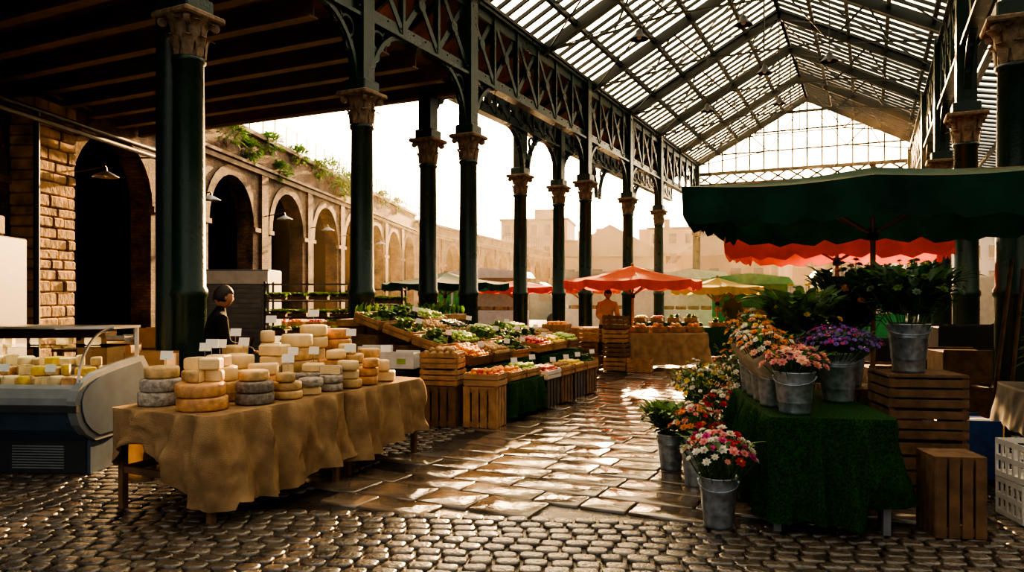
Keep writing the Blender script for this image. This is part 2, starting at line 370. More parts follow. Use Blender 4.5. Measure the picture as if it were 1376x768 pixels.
for (x,y,z) in((-2.65,14,8.0),(-2.65,17.8,8.0),(-2.65,21.6,7.9),(-2.65,25.3,7.9),(-4.6,16,7.4),(-.9,19.5,7.4),(-4.6,23.6,7.5)):
    o=B(); o.cyl((0,0,0),(0,0,zs(x)-z),.012,.012,BLACK,6); o.lathe([(.02,.1),(.07,.06),(.08,0),(.2,-.12),(.21,-.14)],BLACK,n=16); o.sph((0,0,-.08),.06,PAPER,2); o.obj('pendant_lamp',(x,y,z))
# ------------------------------------------------------------------ left aisle ceiling
def wallx(y): return -15.04-.3849*(y-6.07)
o=B(); YC=13.9
o.add([(XA-.2,-4,6.3),(XA-.2,YC,6.3),(wallx(YC)+.1,YC,6.3),(wallx(-4)+.1,-4,6.3)],[(0,1,2,3)],WOODC)
o.add([(XA-.2,-4,6.45),(XA-.2,YC,6.45),(wallx(YC)+.1,YC,6.45),(wallx(-4)+.1,-4,6.45)],[(3,2,1,0)],WOODC)
yy=-3.4
while yy<YC:
    x0=wallx(yy)+.12
    o.bar((XA-.15,yy,6.28),(x0,yy,6.28),.2,.04,BEAM); o.bar((XA-.15,yy,6.12),(x0,yy,6.12),.03,.3,BEAM); o.bar((XA-.15,yy,5.96),(x0,yy,5.96),.2,.03,BEAM)
    yy+=.96
o.box(((XA+wallx(YC))/2+.03,YC,6.2),(XA-wallx(YC)-.1,.12,.55),BEAM)
o.obj('ceiling')
# ------------------------------------------------------------------ viaduct
def viaduct(name,loc,rz,s0,s1,arches,H=7.6,w=1.7,zsp=4.1):
    o=B(); cur=s0; K=14
    def wall(a,b_):
        if b_-a>.01: o.add([(a,0,0),(b_,0,0),(b_,0,H),(a,0,H)],[(0,1,2,3)],BRICK)
    for c_ in arches:
        a,b_=c_-w,c_+w; wall(cur,a)
        pts=[(c_-w*math.cos(math.pi*k/K),zsp+w*math.sin(math.pi*k/K)) for k in range(K+1)]
        for k in range(K):
            (x1,z1),(x2,z2)=pts[k],pts[k+1]; o.add([(x1,0,z1),(x2,0,z2),(x2,0,H),(x1,0,H)],[(0,1,2,3)],BRICK)
        full=[(a,0)]+pts+[(b_,0)]; D=3.6
        for k in range(len(full)-1):
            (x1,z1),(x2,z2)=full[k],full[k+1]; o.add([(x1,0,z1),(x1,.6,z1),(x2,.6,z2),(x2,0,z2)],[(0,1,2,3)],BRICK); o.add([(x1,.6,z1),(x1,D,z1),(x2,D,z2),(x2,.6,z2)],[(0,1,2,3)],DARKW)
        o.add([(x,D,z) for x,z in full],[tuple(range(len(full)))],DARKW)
        for k in range(K):
            for r0,r1,yo in((w,w+.34,-.05),):
                q=[]
                for kk in(k,k+1):
                    an=math.pi*kk/K
                    q.append((c_-r0*math.cos(an),zsp+r0*math.sin(an),c_-r1*math.cos(an),zsp+r1*math.sin(an)))
                A,C=q; vs=[(A[0],yo,A[1]),(C[0],yo,C[1]),(C[2],yo,C[3]),(A[2],yo,A[3]),(A[2],0,A[3]),(C[2],0,C[3]),(A[0],0.1,A[1]),(C[0],0.1,C[1])]
                o.add(vs,[(0,1,2,3),(3,2,5,4),(1,0,6,7)],BRICK2)
        for x in(a-.22,b_+.22): o.box((x,-.04,zsp-.06),(.5,.16,.16),COPE)
        o.box((c_,2.4,1.35),(2*w,.08,2.7),SHUT)
        for k in range(18): o.box((c_,2.35,.1+k*.15),(2*w-.1,.04,.03),GREYP)
        o.box((c_,2.35,2.8),(2*w,.16,.25),DARKP)
        cur=b_
    wall(cur,s1)
    L_=s1-s0; m_=(s0+s1)/2
    for z,hh,pr in((6.25,.16,.14),(6.42,.1,.22),(H,.16,.16)): o.box((m_,-pr/2+.1,z),(L_,pr+.2,hh),COPE)
    o.add([(s0,0,H+.01),(s1,0,H+.01),(s1,5,H+.01),(s0,5,H+.01)],[(0,1,2,3)],COPE)
    o.add([(s0,5,0),(s1,5,0),(s1,5,H),(s0,5,H)],[(0,1,2,3)],BRICK)
    for s_ in (s0,s1): o.add([(s_,0,0),(s_,5,0),(s_,5,H),(s_,0,H)],[(0,1,2,3)],BRICK)
    for i in range(len(arches)-1):
        mm=(arches[i]+arches[i+1])/2; o.box((mm,-.05,3.1),(.6,.14,6.2),BRICK)
    x=s0
    while x<s1: o.box((x,.25,H+.6),(.04,.04,1.1),BLACK); x+=1.2
    for z in(H+.65,H+1.12): o.box((m_,.25,z),(L_,.03,.04),BLACK)
    return o.obj(name,loc,rz)
VR=math.atan2(.9332,-.3592)
def Vpt(s_,off=0,z=0): return Vector((-15.04-.3592*s_+.9332*off,6.07+.9332*s_+.3592*off,z))
viaduct('wall_viaduct',(-15.04,6.07,0),VR,-14,44.3,[-8.5,-3.5,1.6,7.3,14.0,19.1,23.9,28.5,33,37.5,42])
viaduct('wall_viaduct_far',(-30.95,47.4,0),math.atan2(29.7,-5.1),0,44,[3+5*i for i in range(8)],H=7.2)
o=B(); z=0;k=0
while z<5.6:
    hh=U(.2,.3)
    cuts=[-.62,U(-.3,-.1),U(.15,.35),.62] if k%2 else [-.62,U(-.05,.1),.62]
    for a,b_ in zip(cuts,cuts[1:]):
        o.box(((a+b_)/2,-.37,z+hh/2),(b_-a-.012,.64+U(-.07,.03),hh-.012),STONE,bev=.03)
    z+=hh;k+=1
p=Vpt(4.25); o.obj('stone_pier',(p.x,p.y,0),VR)
o=B()
for off,z in((.82,5.45),(.9,5.25)):
    o.cyl(Vpt(-6,off,z),Vpt(9.5,off,z),.06,.06,BLACK,10)
o.cyl(Vpt(3.4,.85,0),Vpt(3.4,.85,5.4),.06,.06,BLACK,10)
for s_ in(-4,-1,2,5.2,8): o.cyl(Vpt(s_,.9,5.3),Vpt(s_,0,5.3),.02,.02,BLACK,6)
o.obj('wall_pipes')
def walllamp(s_,z):
    o=B(); a=Vpt(s_,0,z); b_=Vpt(s_,.9,z+.15); o.cyl(a,b_,.02,.02,BLACK,8); o.sph(a,.07,BLACK,1)
    c_=b_+Vector((0,0,-.1)); o.cyl(b_,c_,.02,.04,BLACK,8); o.lathe([(.04,0),(.1,-.03),(.28,-.13),(.29,-.15)],GREYP,tuple(c_),16); o.sph(c_+Vector((0,0,-.1)),.06,PAPER,1); o.obj('wall_lamp')
for s_,z in((5.6,4.5),(10.7,4.6),(16.5,4.6),(21.5,4.6),(26.2,4.6),(30.7,4.6)): walllamp(s_,z)
def shrub(name,c,r,n,mt=LEAF,mt2=None,squash=.8,ls=.14):
    o=B()
    for i in range(n):
        d=Vector((U(-1,1),U(-1,1),U(-.6,1))).normalized(); p=Vector((d.x*r*R()**.4,d.y*r*R()**.4,d.z*r*squash*R()**.4))
        o.leaf(p,d+Vector((0,0,.2)),ls*U(.7,1.3),ls*.5,mt if R()<.6 or not mt2 else mt2)
    for i in range(5): o.cyl((0,0,-r*squash),(U(-r,r)*.5,U(-r,r)*.5,0),.015,.008,WOOD2,5)
    return o.obj(name,c)
for s_,z,r in((13.4,7.2,.7),(15.2,6.9,.4),(17.0,7.5,.5),(20,7.6,.5),(22.4,7.4,.5),(24,7.6,.8),(25,7.3,.9),(25.8,6.9,.6),(27.3,7.6,.5),(29,7.7,.5),(18,6.6,.4),(34,7.6,.5),(38,7.6,.6)): shrub('wall_buddleia',tuple(Vpt(s_,.1,z)),r,260,LEAF,CAB,ls=.22)
# ------------------------------------------------------------------ distant buildings
def building(name,x,y,w,d,h,rz,mt,roof=0,nw=5,nf=3):
    o=B(); o.box((0,0,h/2),(w,d,h),mt)
    if roof:
        o.prism([(-w/2-.3,h),(w/2+.3,h),(0,h+roof)],-d/2-.3,d/2+.3,HAZE2)
        o.box((w*.3,0,h+roof*.7),(.8,.8,1.6),HAZE3)
    else:
        o.box((0,0,h+.15),(w+.4,d+.4,.3),HAZE2); o.box((w*.1,0,h+1),(w*.3,d*.3,1.8),mt); o.box((-w*.3,0,h+.9),(.7,.7,1.6),HAZE3); o.cyl((w*.35,0,h),(w*.35,0,h+2.6),.05,.03,BLACK,6)
    for fl in range(nf):
        for i in range(nw):
            xx=-w/2+w*(i+.5)/nw; zz=h*(fl+.55)/nf
            o.box((xx,-d/2-.02,zz),(w/nw*.45,.1,h/nf*.5),WINM); o.box((xx,-d/2-.08,zz-h/nf*.27),(w/nw*.55,.15,.12),HAZE)
    return o.obj(name,(x,y,0),rz)
for nm,x,y,w,d,h,mt,rf,nw,nf in(
 ('distant_building',-42,96,9,10,11.5,HAZE,0,5,4),('distant_building',-31,90,8,8,8,HAZE3,0,4,3),
 ('market_shed',-17.6,54.5,7.5,12,4.2,HAZE,2.2,4,1),('market_shed',-10.2,56,5.6,12,4.2,HAZE3,2.2,4,1),
 ('distant_building',-19,90,11,10,9.0,HAZE,0,6,4),('distant_building',-7,94,10,10,11.5,HAZE3,0,6,4),
 ('office_block',6,70,10,9,9.5,HAZE4,0,9,5),('office_block',19,74,11,9,13,HAZE4,0,9,6),
 ('warehouse_building',-3.0,61,6,6,5.6,HAZE3,0,5,2)):
    building(nm,x,y,w,d,h,rad(15),mt,rf,nw,nf)
# ------------------------------------------------------------------ umbrellas
def umbrella(name,x,y,half,ze,zt,mt,n=4,rz=0,drop=.22,pz=0,sc_n=5,scal=.06):
    o=B()
    Rv=half/math.cos(math.pi/n); per=[]
    M=24
    for i in range(n):
        a=2*math.pi*(i+.5)/n; b_=2*math.pi*(i+1.5)/n
        A=Vector((math.cos(a)*Rv,math.sin(a)*Rv)); C=Vector((math.cos(b_)*Rv,math.sin(b_)*Rv))
        for k in range(M): per.append((A.lerp(C,k/M),k/M))
    NR=8; vs=[]; P=len(per)
    nr=2 if n==4 else 1
    for j in range(NR+1):
        t=j/NR
        for q,fr in per:
            sag=-.045*abs(math.sin(fr*math.pi*nr))*t*t*half/1.6
            z=zt-(zt-ze)*(t**1.08)-.05*math.sin(t*math.pi)+sag
            s_=1-.012*abs(math.sin(fr*math.pi*nr))*t
            vs.append((q.x*t*s_,q.y*t*s_,z))
    fs=[]
    for j in range(NR):
        for i in range(P): fs.append((j*P+i,j*P+(i+1)%P,(j+1)*P+(i+1)%P,(j+1)*P+i))
    o.add(vs,fs,mt,True)
    vs=[]
    for i,(q,fr) in enumerate(per):
        sag=-.045*abs(math.sin(fr*math.pi*nr))*half/1.6
        wob=.016*math.sin(i*1.3)
        for t in(0,.5,1):
            ss=1+wob*t-.012*abs(math.sin(fr*math.pi*nr))
            vs.append((q.x*ss,q.y*ss,ze+sag-drop*t-(scal*abs(math.sin(fr*math.pi*sc_n)) if t==1 else 0)))
    fs=[]
    for i in range(P):
        j=(i+1)%P
        for k in(0,1): fs.append((i*3+k,j*3+k,j*3+k+1,i*3+k+1))
    o.add(vs,fs,mt,True)
    o.cyl((0,0,pz),(0,0,zt+.02),.026,.026,WOOD,10); o.sph((0,0,zt+.03),.04,WOOD,1)
    hub=zt-.7
    o.cyl((0,0,hub-.06),(0,0,hub+.06),.055,.055,BLACK,10); o.cyl((0,0,zt-.12),(0,0,zt-.02),.055,.055,BLACK,10)
    for i in range(n*nr):
        a=math.pi/4*i if n==4 else 2*math.pi*(i+.5)/n
        rr=(half if i%2==0 else Rv) if n==4 else Rv
        e=Vector((math.cos(a)*rr*.98,math.sin(a)*rr*.98,ze-.03)); t0=Vector((0,0,zt-.07))
        o.bar(t0,e,.02,.03,WOOD); o.bar((0,0,hub),t0.lerp(e,.5),.018,.025,WOOD)
    if pz==0: 
        o.lathe([(.0,.0),(.28,0),(.28,.05),(.06,.08),(.045,.3),(0.03,.3)],BLACK,n=16)
    return o.obj(name,(x,y,0),rz)
umbrella('green_market_umbrella',0.02,8.6,1.62,2.66,2.97,GREENC,4,sc_n=9,drop=.28,scal=.08)
umbrella('red_market_umbrella',-.47,12.5,1.45,2.45,2.85,REDC,4,sc_n=9,drop=.2,scal=.09)
umbrella('orange_market_umbrella',-5.05,17.0,1.5,1.98,2.32,ORC,8,sc_n=2,drop=.16)
umbrella('yellow_market_umbrella',-3.75,20.6,1.15,1.86,2.1,YELC,8,sc_n=2,drop=.15)
umbrella('green_parasol',-11.3,18.9,1.75,1.98,2.3,GREENC,8,sc_n=2,drop=.15)
umbrella('red_parasol',-10.7,22.6,1.5,1.9,2.13,REDC,8,sc_n=2,drop=.15)
umbrella('red_parasol',-10.0,26.8,1.4,1.9,2.13,ORC,8,sc_n=2,drop=.15)
# ------------------------------------------------------------------ cloth drape
def drape(name,w,d,zt,hem,mt,loc,rz=0,amp=.035,freq=14,legs=True,flare=.06,legm=WOOD2,seed=0):
    o=B(); rc=.04
    cs=[(w/2-rc,-d/2+rc,-90),(w/2-rc,d/2-rc,0),(-w/2+rc,d/2-rc,90),(-w/2+rc,-d/2+rc,180)]
    pts=[]
    for i,(cx,cy,a0) in enumerate(cs):
        for k in range(7):
            a=rad(a0+90*k/6); pts.append((Vector((cx+math.cos(a)*rc,cy+math.sin(a)*rc)),Vector((math.cos(a),math.sin(a)))))
        nx,ny,na=cs[(i+1)%4]; a=rad(a0+90); n_=Vector((math.cos(a),math.sin(a)))
        p0=Vector((cx,cy))+n_*rc; p1=Vector((nx,ny))+n_*rc; K=int((p1-p0).length/.02)
        for k in range(1,K): pts.append((p0.lerp(p1,k/K),n_))
    T=14; n=len(pts); vs=[]
    for j in range(T+1):
        t=j/T
        for q,nn in pts:
            hz=hem(q.x,q.y)+.03*noise.noise(Vector((q.x*4,q.y*4,seed)))
            ph=(q.x*freq*.83+q.y*freq)
            a_=noise.noise(Vector((q.x*2.3,q.y*2.3,seed+3)))
            fold=(1-abs(math.sin(ph*.5+2.2*a_+.4*t)))*1.6-.6+noise.noise(Vector((q.x*7,q.y*7,seed+t*1.5)))*1.5+.45*noise.noise(Vector((q.x*16,q.y*16,seed+t*6)))
            o_=max(.008,.014+(flare*t+amp*fold*t**.5))
            z=zt-(zt-hz)*t
            vs.append((q.x+nn.x*o_,q.y+nn.y*o_,z))
    fs=[tuple(range(n))]
    for j in range(T):
        for i in range(n): fs.append((j*n+i,(j+1)*n+i,(j+1)*n+(i+1)%n,j*n+(i+1)%n))
    o.add(vs,fs,mt,True)
    o.s[0]=False
    if legs:
        for sx in(-1,1):
            for sy in(-1,1): o.box((sx*(w/2-.05),sy*(d/2-.06),zt/2-.02),(.05,.05,zt-.04),legm)
        for sx in(-1,1): o.box((sx*(w/2-.05),0,.3),(.03,d-.15,.05),legm)
        o.box((0,0,zt-.03),(w-.02,d-.02,.04),legm)
        for sy in(-1,1): o.box((0,sy*(d/2-.06),.3),(w-.12,.03,.05),legm)
    return o.obj(name,loc,rz)
def hem1(x,y):
    if y<-.6: return .5-.40*max(0,min(1,(x+.1)/.55)) if x>-.1 else .34+.2*min(1,(x+.5)/.3)
    return .10+.13*(.5+.5*math.sin(y*3-1.2))
drape('cheese_table',1.04,1.5,.78,hem1,BURL,(-4.74,4.57,0),amp=.085,seed=1,freq=20)
drape('cheese_table',1.04,1.2,.775,lambda x,y:.2+.05*math.sin(y*4),BURL,(-4.76,6.0,0),amp=.07,seed=5,freq=24)
# ------------------------------------------------------------------ cheeses
def wheel(o,x,y,z,r,h,mt,wedge=None,inner=CH1):
    e=.018 if h>.05 else h*.3
    prof=[(0,0),(r-e,0),(r-e*.3,e*.3),(r,e),(r,h-e),(r-e*.3,h-e*.3),(r-e,h),(0,h)]
    if wedge is None: o.lathe(prof,mt,(x,y,z),28)
    else:
        a0,a1=wedge; n=max(4,int(28*(a1-a0)/6.28))
        o.lathe(prof,mt,(x,y,z),n,a0=a0,a1=a1-1e-3)
        for a in(a0,a1):
            ca_,sa_=math.cos(a),math.sin(a); off=.002*(1 if a==a1 else -1); nx,ny=-sa_*off,ca_*off
            o.add([(x+nx,y+ny,z+.004),(x+ca_*(r-.008)+nx,y+sa_*(r-.008)+ny,z+.004),(x+ca_*(r-.008)+nx,y+sa_*(r-.008)+ny,z+h-.004),(x+nx,y+ny,z+h-.004)],[(0,1,2,3)],inner)
def tag(o,x,y,z,a=.4):
    T=Matrix.Translation((x,y,z))@Matrix.Rotation(a,4,'Z')@Matrix.Rotation(-.2,4,'X')
    o.cyl((x,y,z-.06),(x,y,z+.02),.003,.003,STEEL,5); o.box((0,0,.045),(.1,.004,.07),PAPER,0,T)
ZT=.782
o=B()
wheel(o,-5.06,4.08,ZT,.155,.105,CH3); wheel(o,-5.05,4.09,ZT+.107,.152,.1,CH3)
wheel(o,-5.05,4.1,ZT+.209,.13,.09,CH2)
wheel(o,-4.55,4.05,ZT,.185,.1,CH4); wheel(o,-4.56,4.04,ZT+.102,.182,.1,CH4)
wheel(o,-4.58,4.1,ZT+.204,.14,.085,CH2,(.3,5.2)); o.box((-4.56,4.14,ZT+.335),(.16,.12,.09),CH1,.5,bev=.012)
tag(o,-5.03,4.12,ZT+.34); tag(o,-4.62,4.2,ZT+.44)
wheel(o,-4.42,4.45,ZT,.15,.09,CH5); wheel(o,-4.42,4.45,ZT+.092,.148,.085,CH5); wheel(o,-4.45,4.47,ZT+.18,.12,.08,CH2)
wheel(o,-4.8,4.45,ZT,.16,.16,CH2); wheel(o,-4.8,4.45,ZT+.162,.14,.12,CH1)
o.box((-4.78,4.42,ZT+.33),(.17,.13,.09),CH1,.3,bev=.012); tag(o,-4.8,4.45,ZT+.42)
wheel(o,-5.08,4.5,ZT,.16,.12,CH4); wheel(o,-5.08,4.5,ZT+.122,.15,.11,CH2); wheel(o,-5.08,4.5,ZT+.235,.13,.1,CH1,(0,4)); tag(o,-5.05,4.52,ZT+.38)
for i,(x,y,r,h,st,mt) in enumerate(((-4.38,4.78,.12,.07,3,CH2),(-4.66,4.8,.13,.09,3,CH4),(-4.95,4.85,.15,.11,3,CH1),(-4.38,5.06,.11,.07,2,CH3),(-4.62,5.1,.11,.08,3,CH5),(-4.9,5.18,.15,.1,4,CH2),(-5.15,4.95,.12,.1,4,CH2),
     (-4.38,5.33,.105,.07,3,CH3),(-4.64,5.4,.12,.075,3,CH3),(-4.92,5.5,.15,.12,4,CH2),(-4.38,5.6,.11,.08,3,CH2),(-4.68,5.7,.13,.08,4,CH4),(-5.0,5.82,.14,.11,5,CH1),(-4.38,5.88,.11,.08,3,CH4),(-4.68,6.0,.13,.09,4,CH2),(-4.98,6.15,.15,.1,5,CH4),(-4.4,6.2,.12,.1,2,CH1),(-4.7,6.32,.12,.1,3,CH2),(-5.16,5.4,.1,.1,5,CH1))):
    for k in range(st):
        m_=mt if k<st-1 or R()<.5 else CH1
        if k==st-1 and R()<.6:
            a=U(0,6); wheel(o,x+U(-.01,.01),y+U(-.01,.01),ZT+k*(h+.003),r,h*1.1,m_,(a,a+U(1.2,4.2)))
        elif R()<.15: o.box((x,y,ZT+k*(h+.003)+h/2),(r*1.5,r*1.3,h),CH1,U(0,1),bev=.012)
        else: wheel(o,x+U(-.008,.008),y+U(-.008,.008),ZT+k*(h+.003),r*U(.93,1),h,m_)
    if i%2==0: tag(o,x,y,ZT+st*(h+.003)+.07,U(.2,.7))
o.obj('cheese_display')
# ------------------------------------------------------------------ deli counter
o=B(); Lc=2.9
def ext(poly,x0,x1,mt,closed=True,sm=False):
    n=len(poly); vs=[(x0,a,b_) for a,b_ in poly]+[(x1,a,b_) for a,b_ in poly]
    fs=[(i,(i+1)%n,n+(i+1)%n,n+i) for i in range(n if closed else n-1)]
    if closed: fs+= [tuple(range(n-1,-1,-1)),tuple(range(n,2*n))]
    o.add(vs,fs,mt,sm)
ext([(.16,0),(.16,.3),(.95,.3),(.95,0)],-Lc,-.03,DARKP)
ext([(.16,.3),(.02,.42),(-.06,.6),(-.06,.66),(.98,.66),(.98,.3)],-Lc,-.03,BLUEP)
ext([(-.065,.66),(-.06,.72),(-.02,.8),(.04,.83),(.07,.81),(.07,.72),(.98,.72),(.98,.66)],-Lc,-.03,GREYP)
cv=[(.2,.3),(.06,.38),(-.04,.48),(-.09,.6),(-.1,.70),(-.06,.79),(.02,.85),(.2,.92),(.6,.98),(.98,1.02),(1.08,.9),(1.1,.7),(1.02,.5),(.85,.36),(.6,.3)]
ext(cv,-.05,0.03,GREYP); ext([(a*.86+.06,b_*.86+.09) for a,b_ in cv],.02,.045,BLUEP)
ext([(.16,0),(.16,.31),(.95,.31),(.95,0)],-.05,.0,BLUEP)
ext([(-.1,.6),(-.1,.66),(-.06,.66),(-.06,.6)],-Lc,.04,DARKP)
for k in range(9): o.box((-.5,.155,.05+k*.025),(.5,.01,.012),GREYP)
for k in range(9): o.box((-1.9,.155,.05+k*.025),(.5,.01,.012),GREYP)
arc=[(.03+.5*(1-math.cos(a)),.83+.49*math.sin(a)) for a in [math.pi/2*k/10 for k in range(11)]]
ext(arc,-Lc,-.03,GLASS,False,True)
o.add([(-.03,a,b_) for a,b_ in arc]+[(-.03,.95,1.32),(-.03,.95,.83)],[tuple(range(13))],GLASS)
ext([(.52,1.31),(.52,1.335),(.98,1.335),(.98,1.31)],-Lc,0,STEEL)
pa=None
for a,b_ in arc:
    if pa:
        for xx in(-.03,-1.45,-Lc): o.bar((xx,pa[0],pa[1]),(xx,a,b_),.018,.018,STEEL)
    pa=(a,b_)
for xx in(-.03,-1.45,-Lc): o.box((xx,.96,1.1),(.03,.03,.46),STEEL)
ext([(.5,1.13),(.5,1.14),(.93,1.14),(.93,1.13)],-Lc+.05,-.06,GLASS)
for i in range(18):
    for j in range(3):
        x=-.2-i*.148; yy=.19+j*.2
        r=.068+.012*R(); mt=[CH1,CH1,CH2,CH4,FY][int(R()*5)]
        q=R(); dz=.06+.075*j
        o.box((x,yy,.73+dz/2),(.14,.19,.02+dz),STEEL)
        if q<.4: wheel(o,x,yy,.742+dz,r,.07+.04*R(),mt,(U(0,3),U(4,6)))
        elif q<.8: o.box((x,yy,.785+dz),(.12,.15,U(.07,.1)),mt,U(-.3,.3),bev=.01)
        else: wheel(o,x,yy,.742+dz,r,.09,mt)
    if i%3==1: tag(o,-.2-i*.148,.1,.93,0)
for i in range(9): wheel(o,-.35-i*.28,.72,1.145,.08,.08,[CH1,CH2,CH3][i%3],(U(0,2),U(3,6)))
o.cyl((-Lc+.1,.56,1.285),(-.1,.56,1.285),.012,.012,PAPER,8)  # added tube that goes with the fill light below
dc=o.obj('deli_display_counter',(-6.4,4.33,0),rad(22))
al=bpy.data.lights.new('case_fill_light','AREA'); al.shape='RECTANGLE'; al.size=2.6; al.size_y=.03; al.energy=6; al.color=(1,.86,.62)  # area light added to brighten the cheeses inside the counter
ao=bpy.data.objects.new('case_fill_light',al); sc.collection.objects.link(ao); ao.parent=dc; ao.location=(-1.5,.56,1.265)
# ------------------------------------------------------------------ crates
def crate(name,x,y,z,w,d,h,rz=0,mt=WOOD,slats=3,fill=None,tilt=0,tg=False):
    o=B(); th=.014
    sh=h/slats
    for k in range(slats):
        zz=sh*(k+.5)
        for sy in(-1,1): o.box((0,sy*(d/2-th/2),zz),(w,th,sh*.78),mt)
        for sx in(-1,1): o.box((sx*(w/2-th/2),0,zz),(th,d-2*th,sh*.78),mt)
    for sx in(-1,1):
        for sy in(-1,1): o.box((sx*(w/2-.03),sy*(d/2-.03),h/2),(.035,.035,h+.01),mt)
    nb=max(3,int(d/.11))
    for k in range(nb): o.box((0,-d/2+d*(k+.5)/nb,.008),(w-.03,d/nb*.8,.014),mt)
    if tg: tag(o,w/2-.04,U(-.1,.1),h+.1,1.0)
    if fill:
        kind,r,mts=fill
        nx=max(1,int((w-.04)/(2*r))); ny=max(1,int((d-.04)/(2*r)))
        for lay in range(2):
            for i in range(nx):
                for j in range(ny):
                    px=(-w/2+.02+(w-.04)*(i+.5)/nx)+U(-.2,.2)*r; py=(-d/2+.02+(d-.04)*(j+.5)/ny)+U(-.2,.2)*r
                    if lay==1:
                        px*=.75; py*=.75
                        if R()<.25: continue
                    pz=h-r*.5+lay*r*1.0+U(-.1,.2)*r
                    mt_=random.choice(mts)
                    if kind=='round': o.sph((px,py,pz),r*U(.9,1.05),mt_,2,(1,1,.93))
                    elif kind=='long': o.sph((px,py,pz),r,mt_,1,(.6,2.2,.6),rot=Matrix.Rotation(U(-.5,.5),3,'Z'))
                    elif kind=='leafy':
                        o.sph((px,py,pz),r*.75,mt_,1,jit=.15)
                        for q in range(6):
                            a=U(0,6.28); o.leaf((px,py,pz),(math.cos(a),math.sin(a),U(.3,1.4)),r*1.5,r*1.1,mt_)
        o.box((0,0,h*.35),(w-.04,d-.04,h*.5),CARD)
    ob=o.obj(name,(x,y,z),rz)
    if tilt: ob.rotation_euler=(0,tilt,rz)
    return ob
def ecrate(name,x,y,z,w,d,h,rz,mt):
    o=B()
    n=4
    for k in range(n):
        xx=-w/2+w*(k+.5)/n
        for sy in(-1,1): o.box((xx,sy*(d/2-.008),h/2),(w/n*.8,.014,h),mt)
    for k in range(n):
        yy=-d/2+d*(k+.5)/n
        for sx in(-1,1): o.box((sx*(w/2-.008),yy,h/2),(.014,d/n*.8,h),mt)
    for zz in(.04,h-.04):
        o.box((0,0,zz),(w-.04,d-.04,.02),mt)
        for sy in(-1,1): o.box((0,sy*(d/2-.03),zz),(w-.03,.03,.06),mt)
    o.box((0,0,h-.01),(w-.01,d-.01,.018),mt)
    o.obj(name,(x,y,z),rz)
ecrate('wooden_crate',-4.88,8.15,0,.44,.4,.5,rad(10),WOOD2)
ecrate('wooden_crate',-4.38,8.3,0,.44,.42,.5,rad(8),WOOD)
crate('wooden_crate',-4.9,8.15,.505,.5,.36,.2,rad(10),WOOD)
crate('potato_crate',-4.92,8.17,.715,.5,.36,.2,rad(14),WOOD,fill=('round',.045,[POT]))
crate('tomato_crate',-4.38,8.32,.505,.46,.36,.16,rad(8),CARD,2,fill=('round',.035,[TOM,ORG]))
fills=[('leafy',.08,[CAB,LEAF]),('round',.04,[ORG]),('round',.038,[APR]),('leafy',.08,[LEAF,CAB,LEAFD]),('round',.04,[APG]),('round',.036,[LEM]),('round',.035,[POT]),('leafy',.07,[CAB,LEAFD]),('long',.03,[AUB,CAB]),('round',.035,[TOM])]
nm=['cabbage_crate','orange_crate','apple_crate','lettuce_crate','green_apple_crate','lemon_crate','potato_crate','greens_crate','vegetable_crate','tomato_crate']
drape('produce_table',2.1,2.1,.66,lambda x,y:.08,TURF,(-5.8,9.65,0),amp=.03,flare=.02,seed=9)
drape('produce_table',1.9,1.9,.66,lambda x,y:.08,TURF,(-5.75,11.95,0),amp=.03,flare=.02,seed=11)
for iy in range(6):
    for ix in range(4):
        if iy>=3 and ix==3: continue
        yy=8.95+iy*.64+(.3 if iy>=3 else 0); st=.15 if iy<3 else .09
        xx=-5.0-ix*.5; zz=.69+ix*st
        k=[0,3,7,6,8,4][int(R()*6)]
        if ix==0: k=[1,6,3,2,5,4][iy]
        if ix==1: k=[3,4,0,7,3,6][iy]
        crate(nm[k],xx,yy+U(-.02,.02),zz+.06,.46,.58,.14,U(-.05,.05),WOOD if R()<.6 else WOOD2,2,fill=fills[k],tilt=rad(16 if iy<3 else 10),tg=R()<.45)
o=B()
for ix in range(1,4): o.box((-5.0-ix*.5,9.6,.68+ix*.065),(.44,1.9,.13*ix),WOOD2)
for ix in range(1,3): o.box((-5.0-ix*.5,11.85,.68+ix*.035),(.44,1.8,.07*ix),WOOD2)
o.obj('display_riser')
o=B()
for i in range(120):
    x=-7.0+U(-.1,.25); yy=8.9+U(0,3.2); o.leaf((x,yy,1.28),(U(-.1,.5),U(-.3,.3),1),U(.2,.36),.08,random.choice([LEAF,CAB,LEAFD]))
o.box((-6.98,10.5,1.23),(.3,3.4,.1),WOOD); o.obj('leek_display')
ecrate('wooden_crate',-7.0,9.4,0,.32,1.1,1.18,0,WOOD2); ecrate('wooden_crate',-7.0,10.6,0,.32,1.1,1.18,0,WOOD2); ecrate('wooden_crate',-7.0,11.75,0,.32,.9,1.18,0,WOOD2)
for i in range(2,6):
    yy=8.95+i*.56
    ecrate('wooden_crate',-4.4,yy+.1,0,.36,.5,.4,0,WOOD2 if i%2 else BLACK)
    crate('fruit_tray',-4.4,yy+.1,.41,.4,.52,.13,0,[WOOD,CARD,WHITE,WOOD][i%4],2,fill=fills[[1,9,2,6,5,3][i]],tg=True)
drape('turf_bench',.44,1.1,.5,lambda x,y:.06,TURF,(-4.42,9.2,0),amp=.03,flare=.03,seed=14)
for i in range(2): crate('fruit_tray',-4.42,8.95+i*.52,.51,.4,.48,.12,0,WOOD,2,fill=fills[[1,4][i]],tg=True)
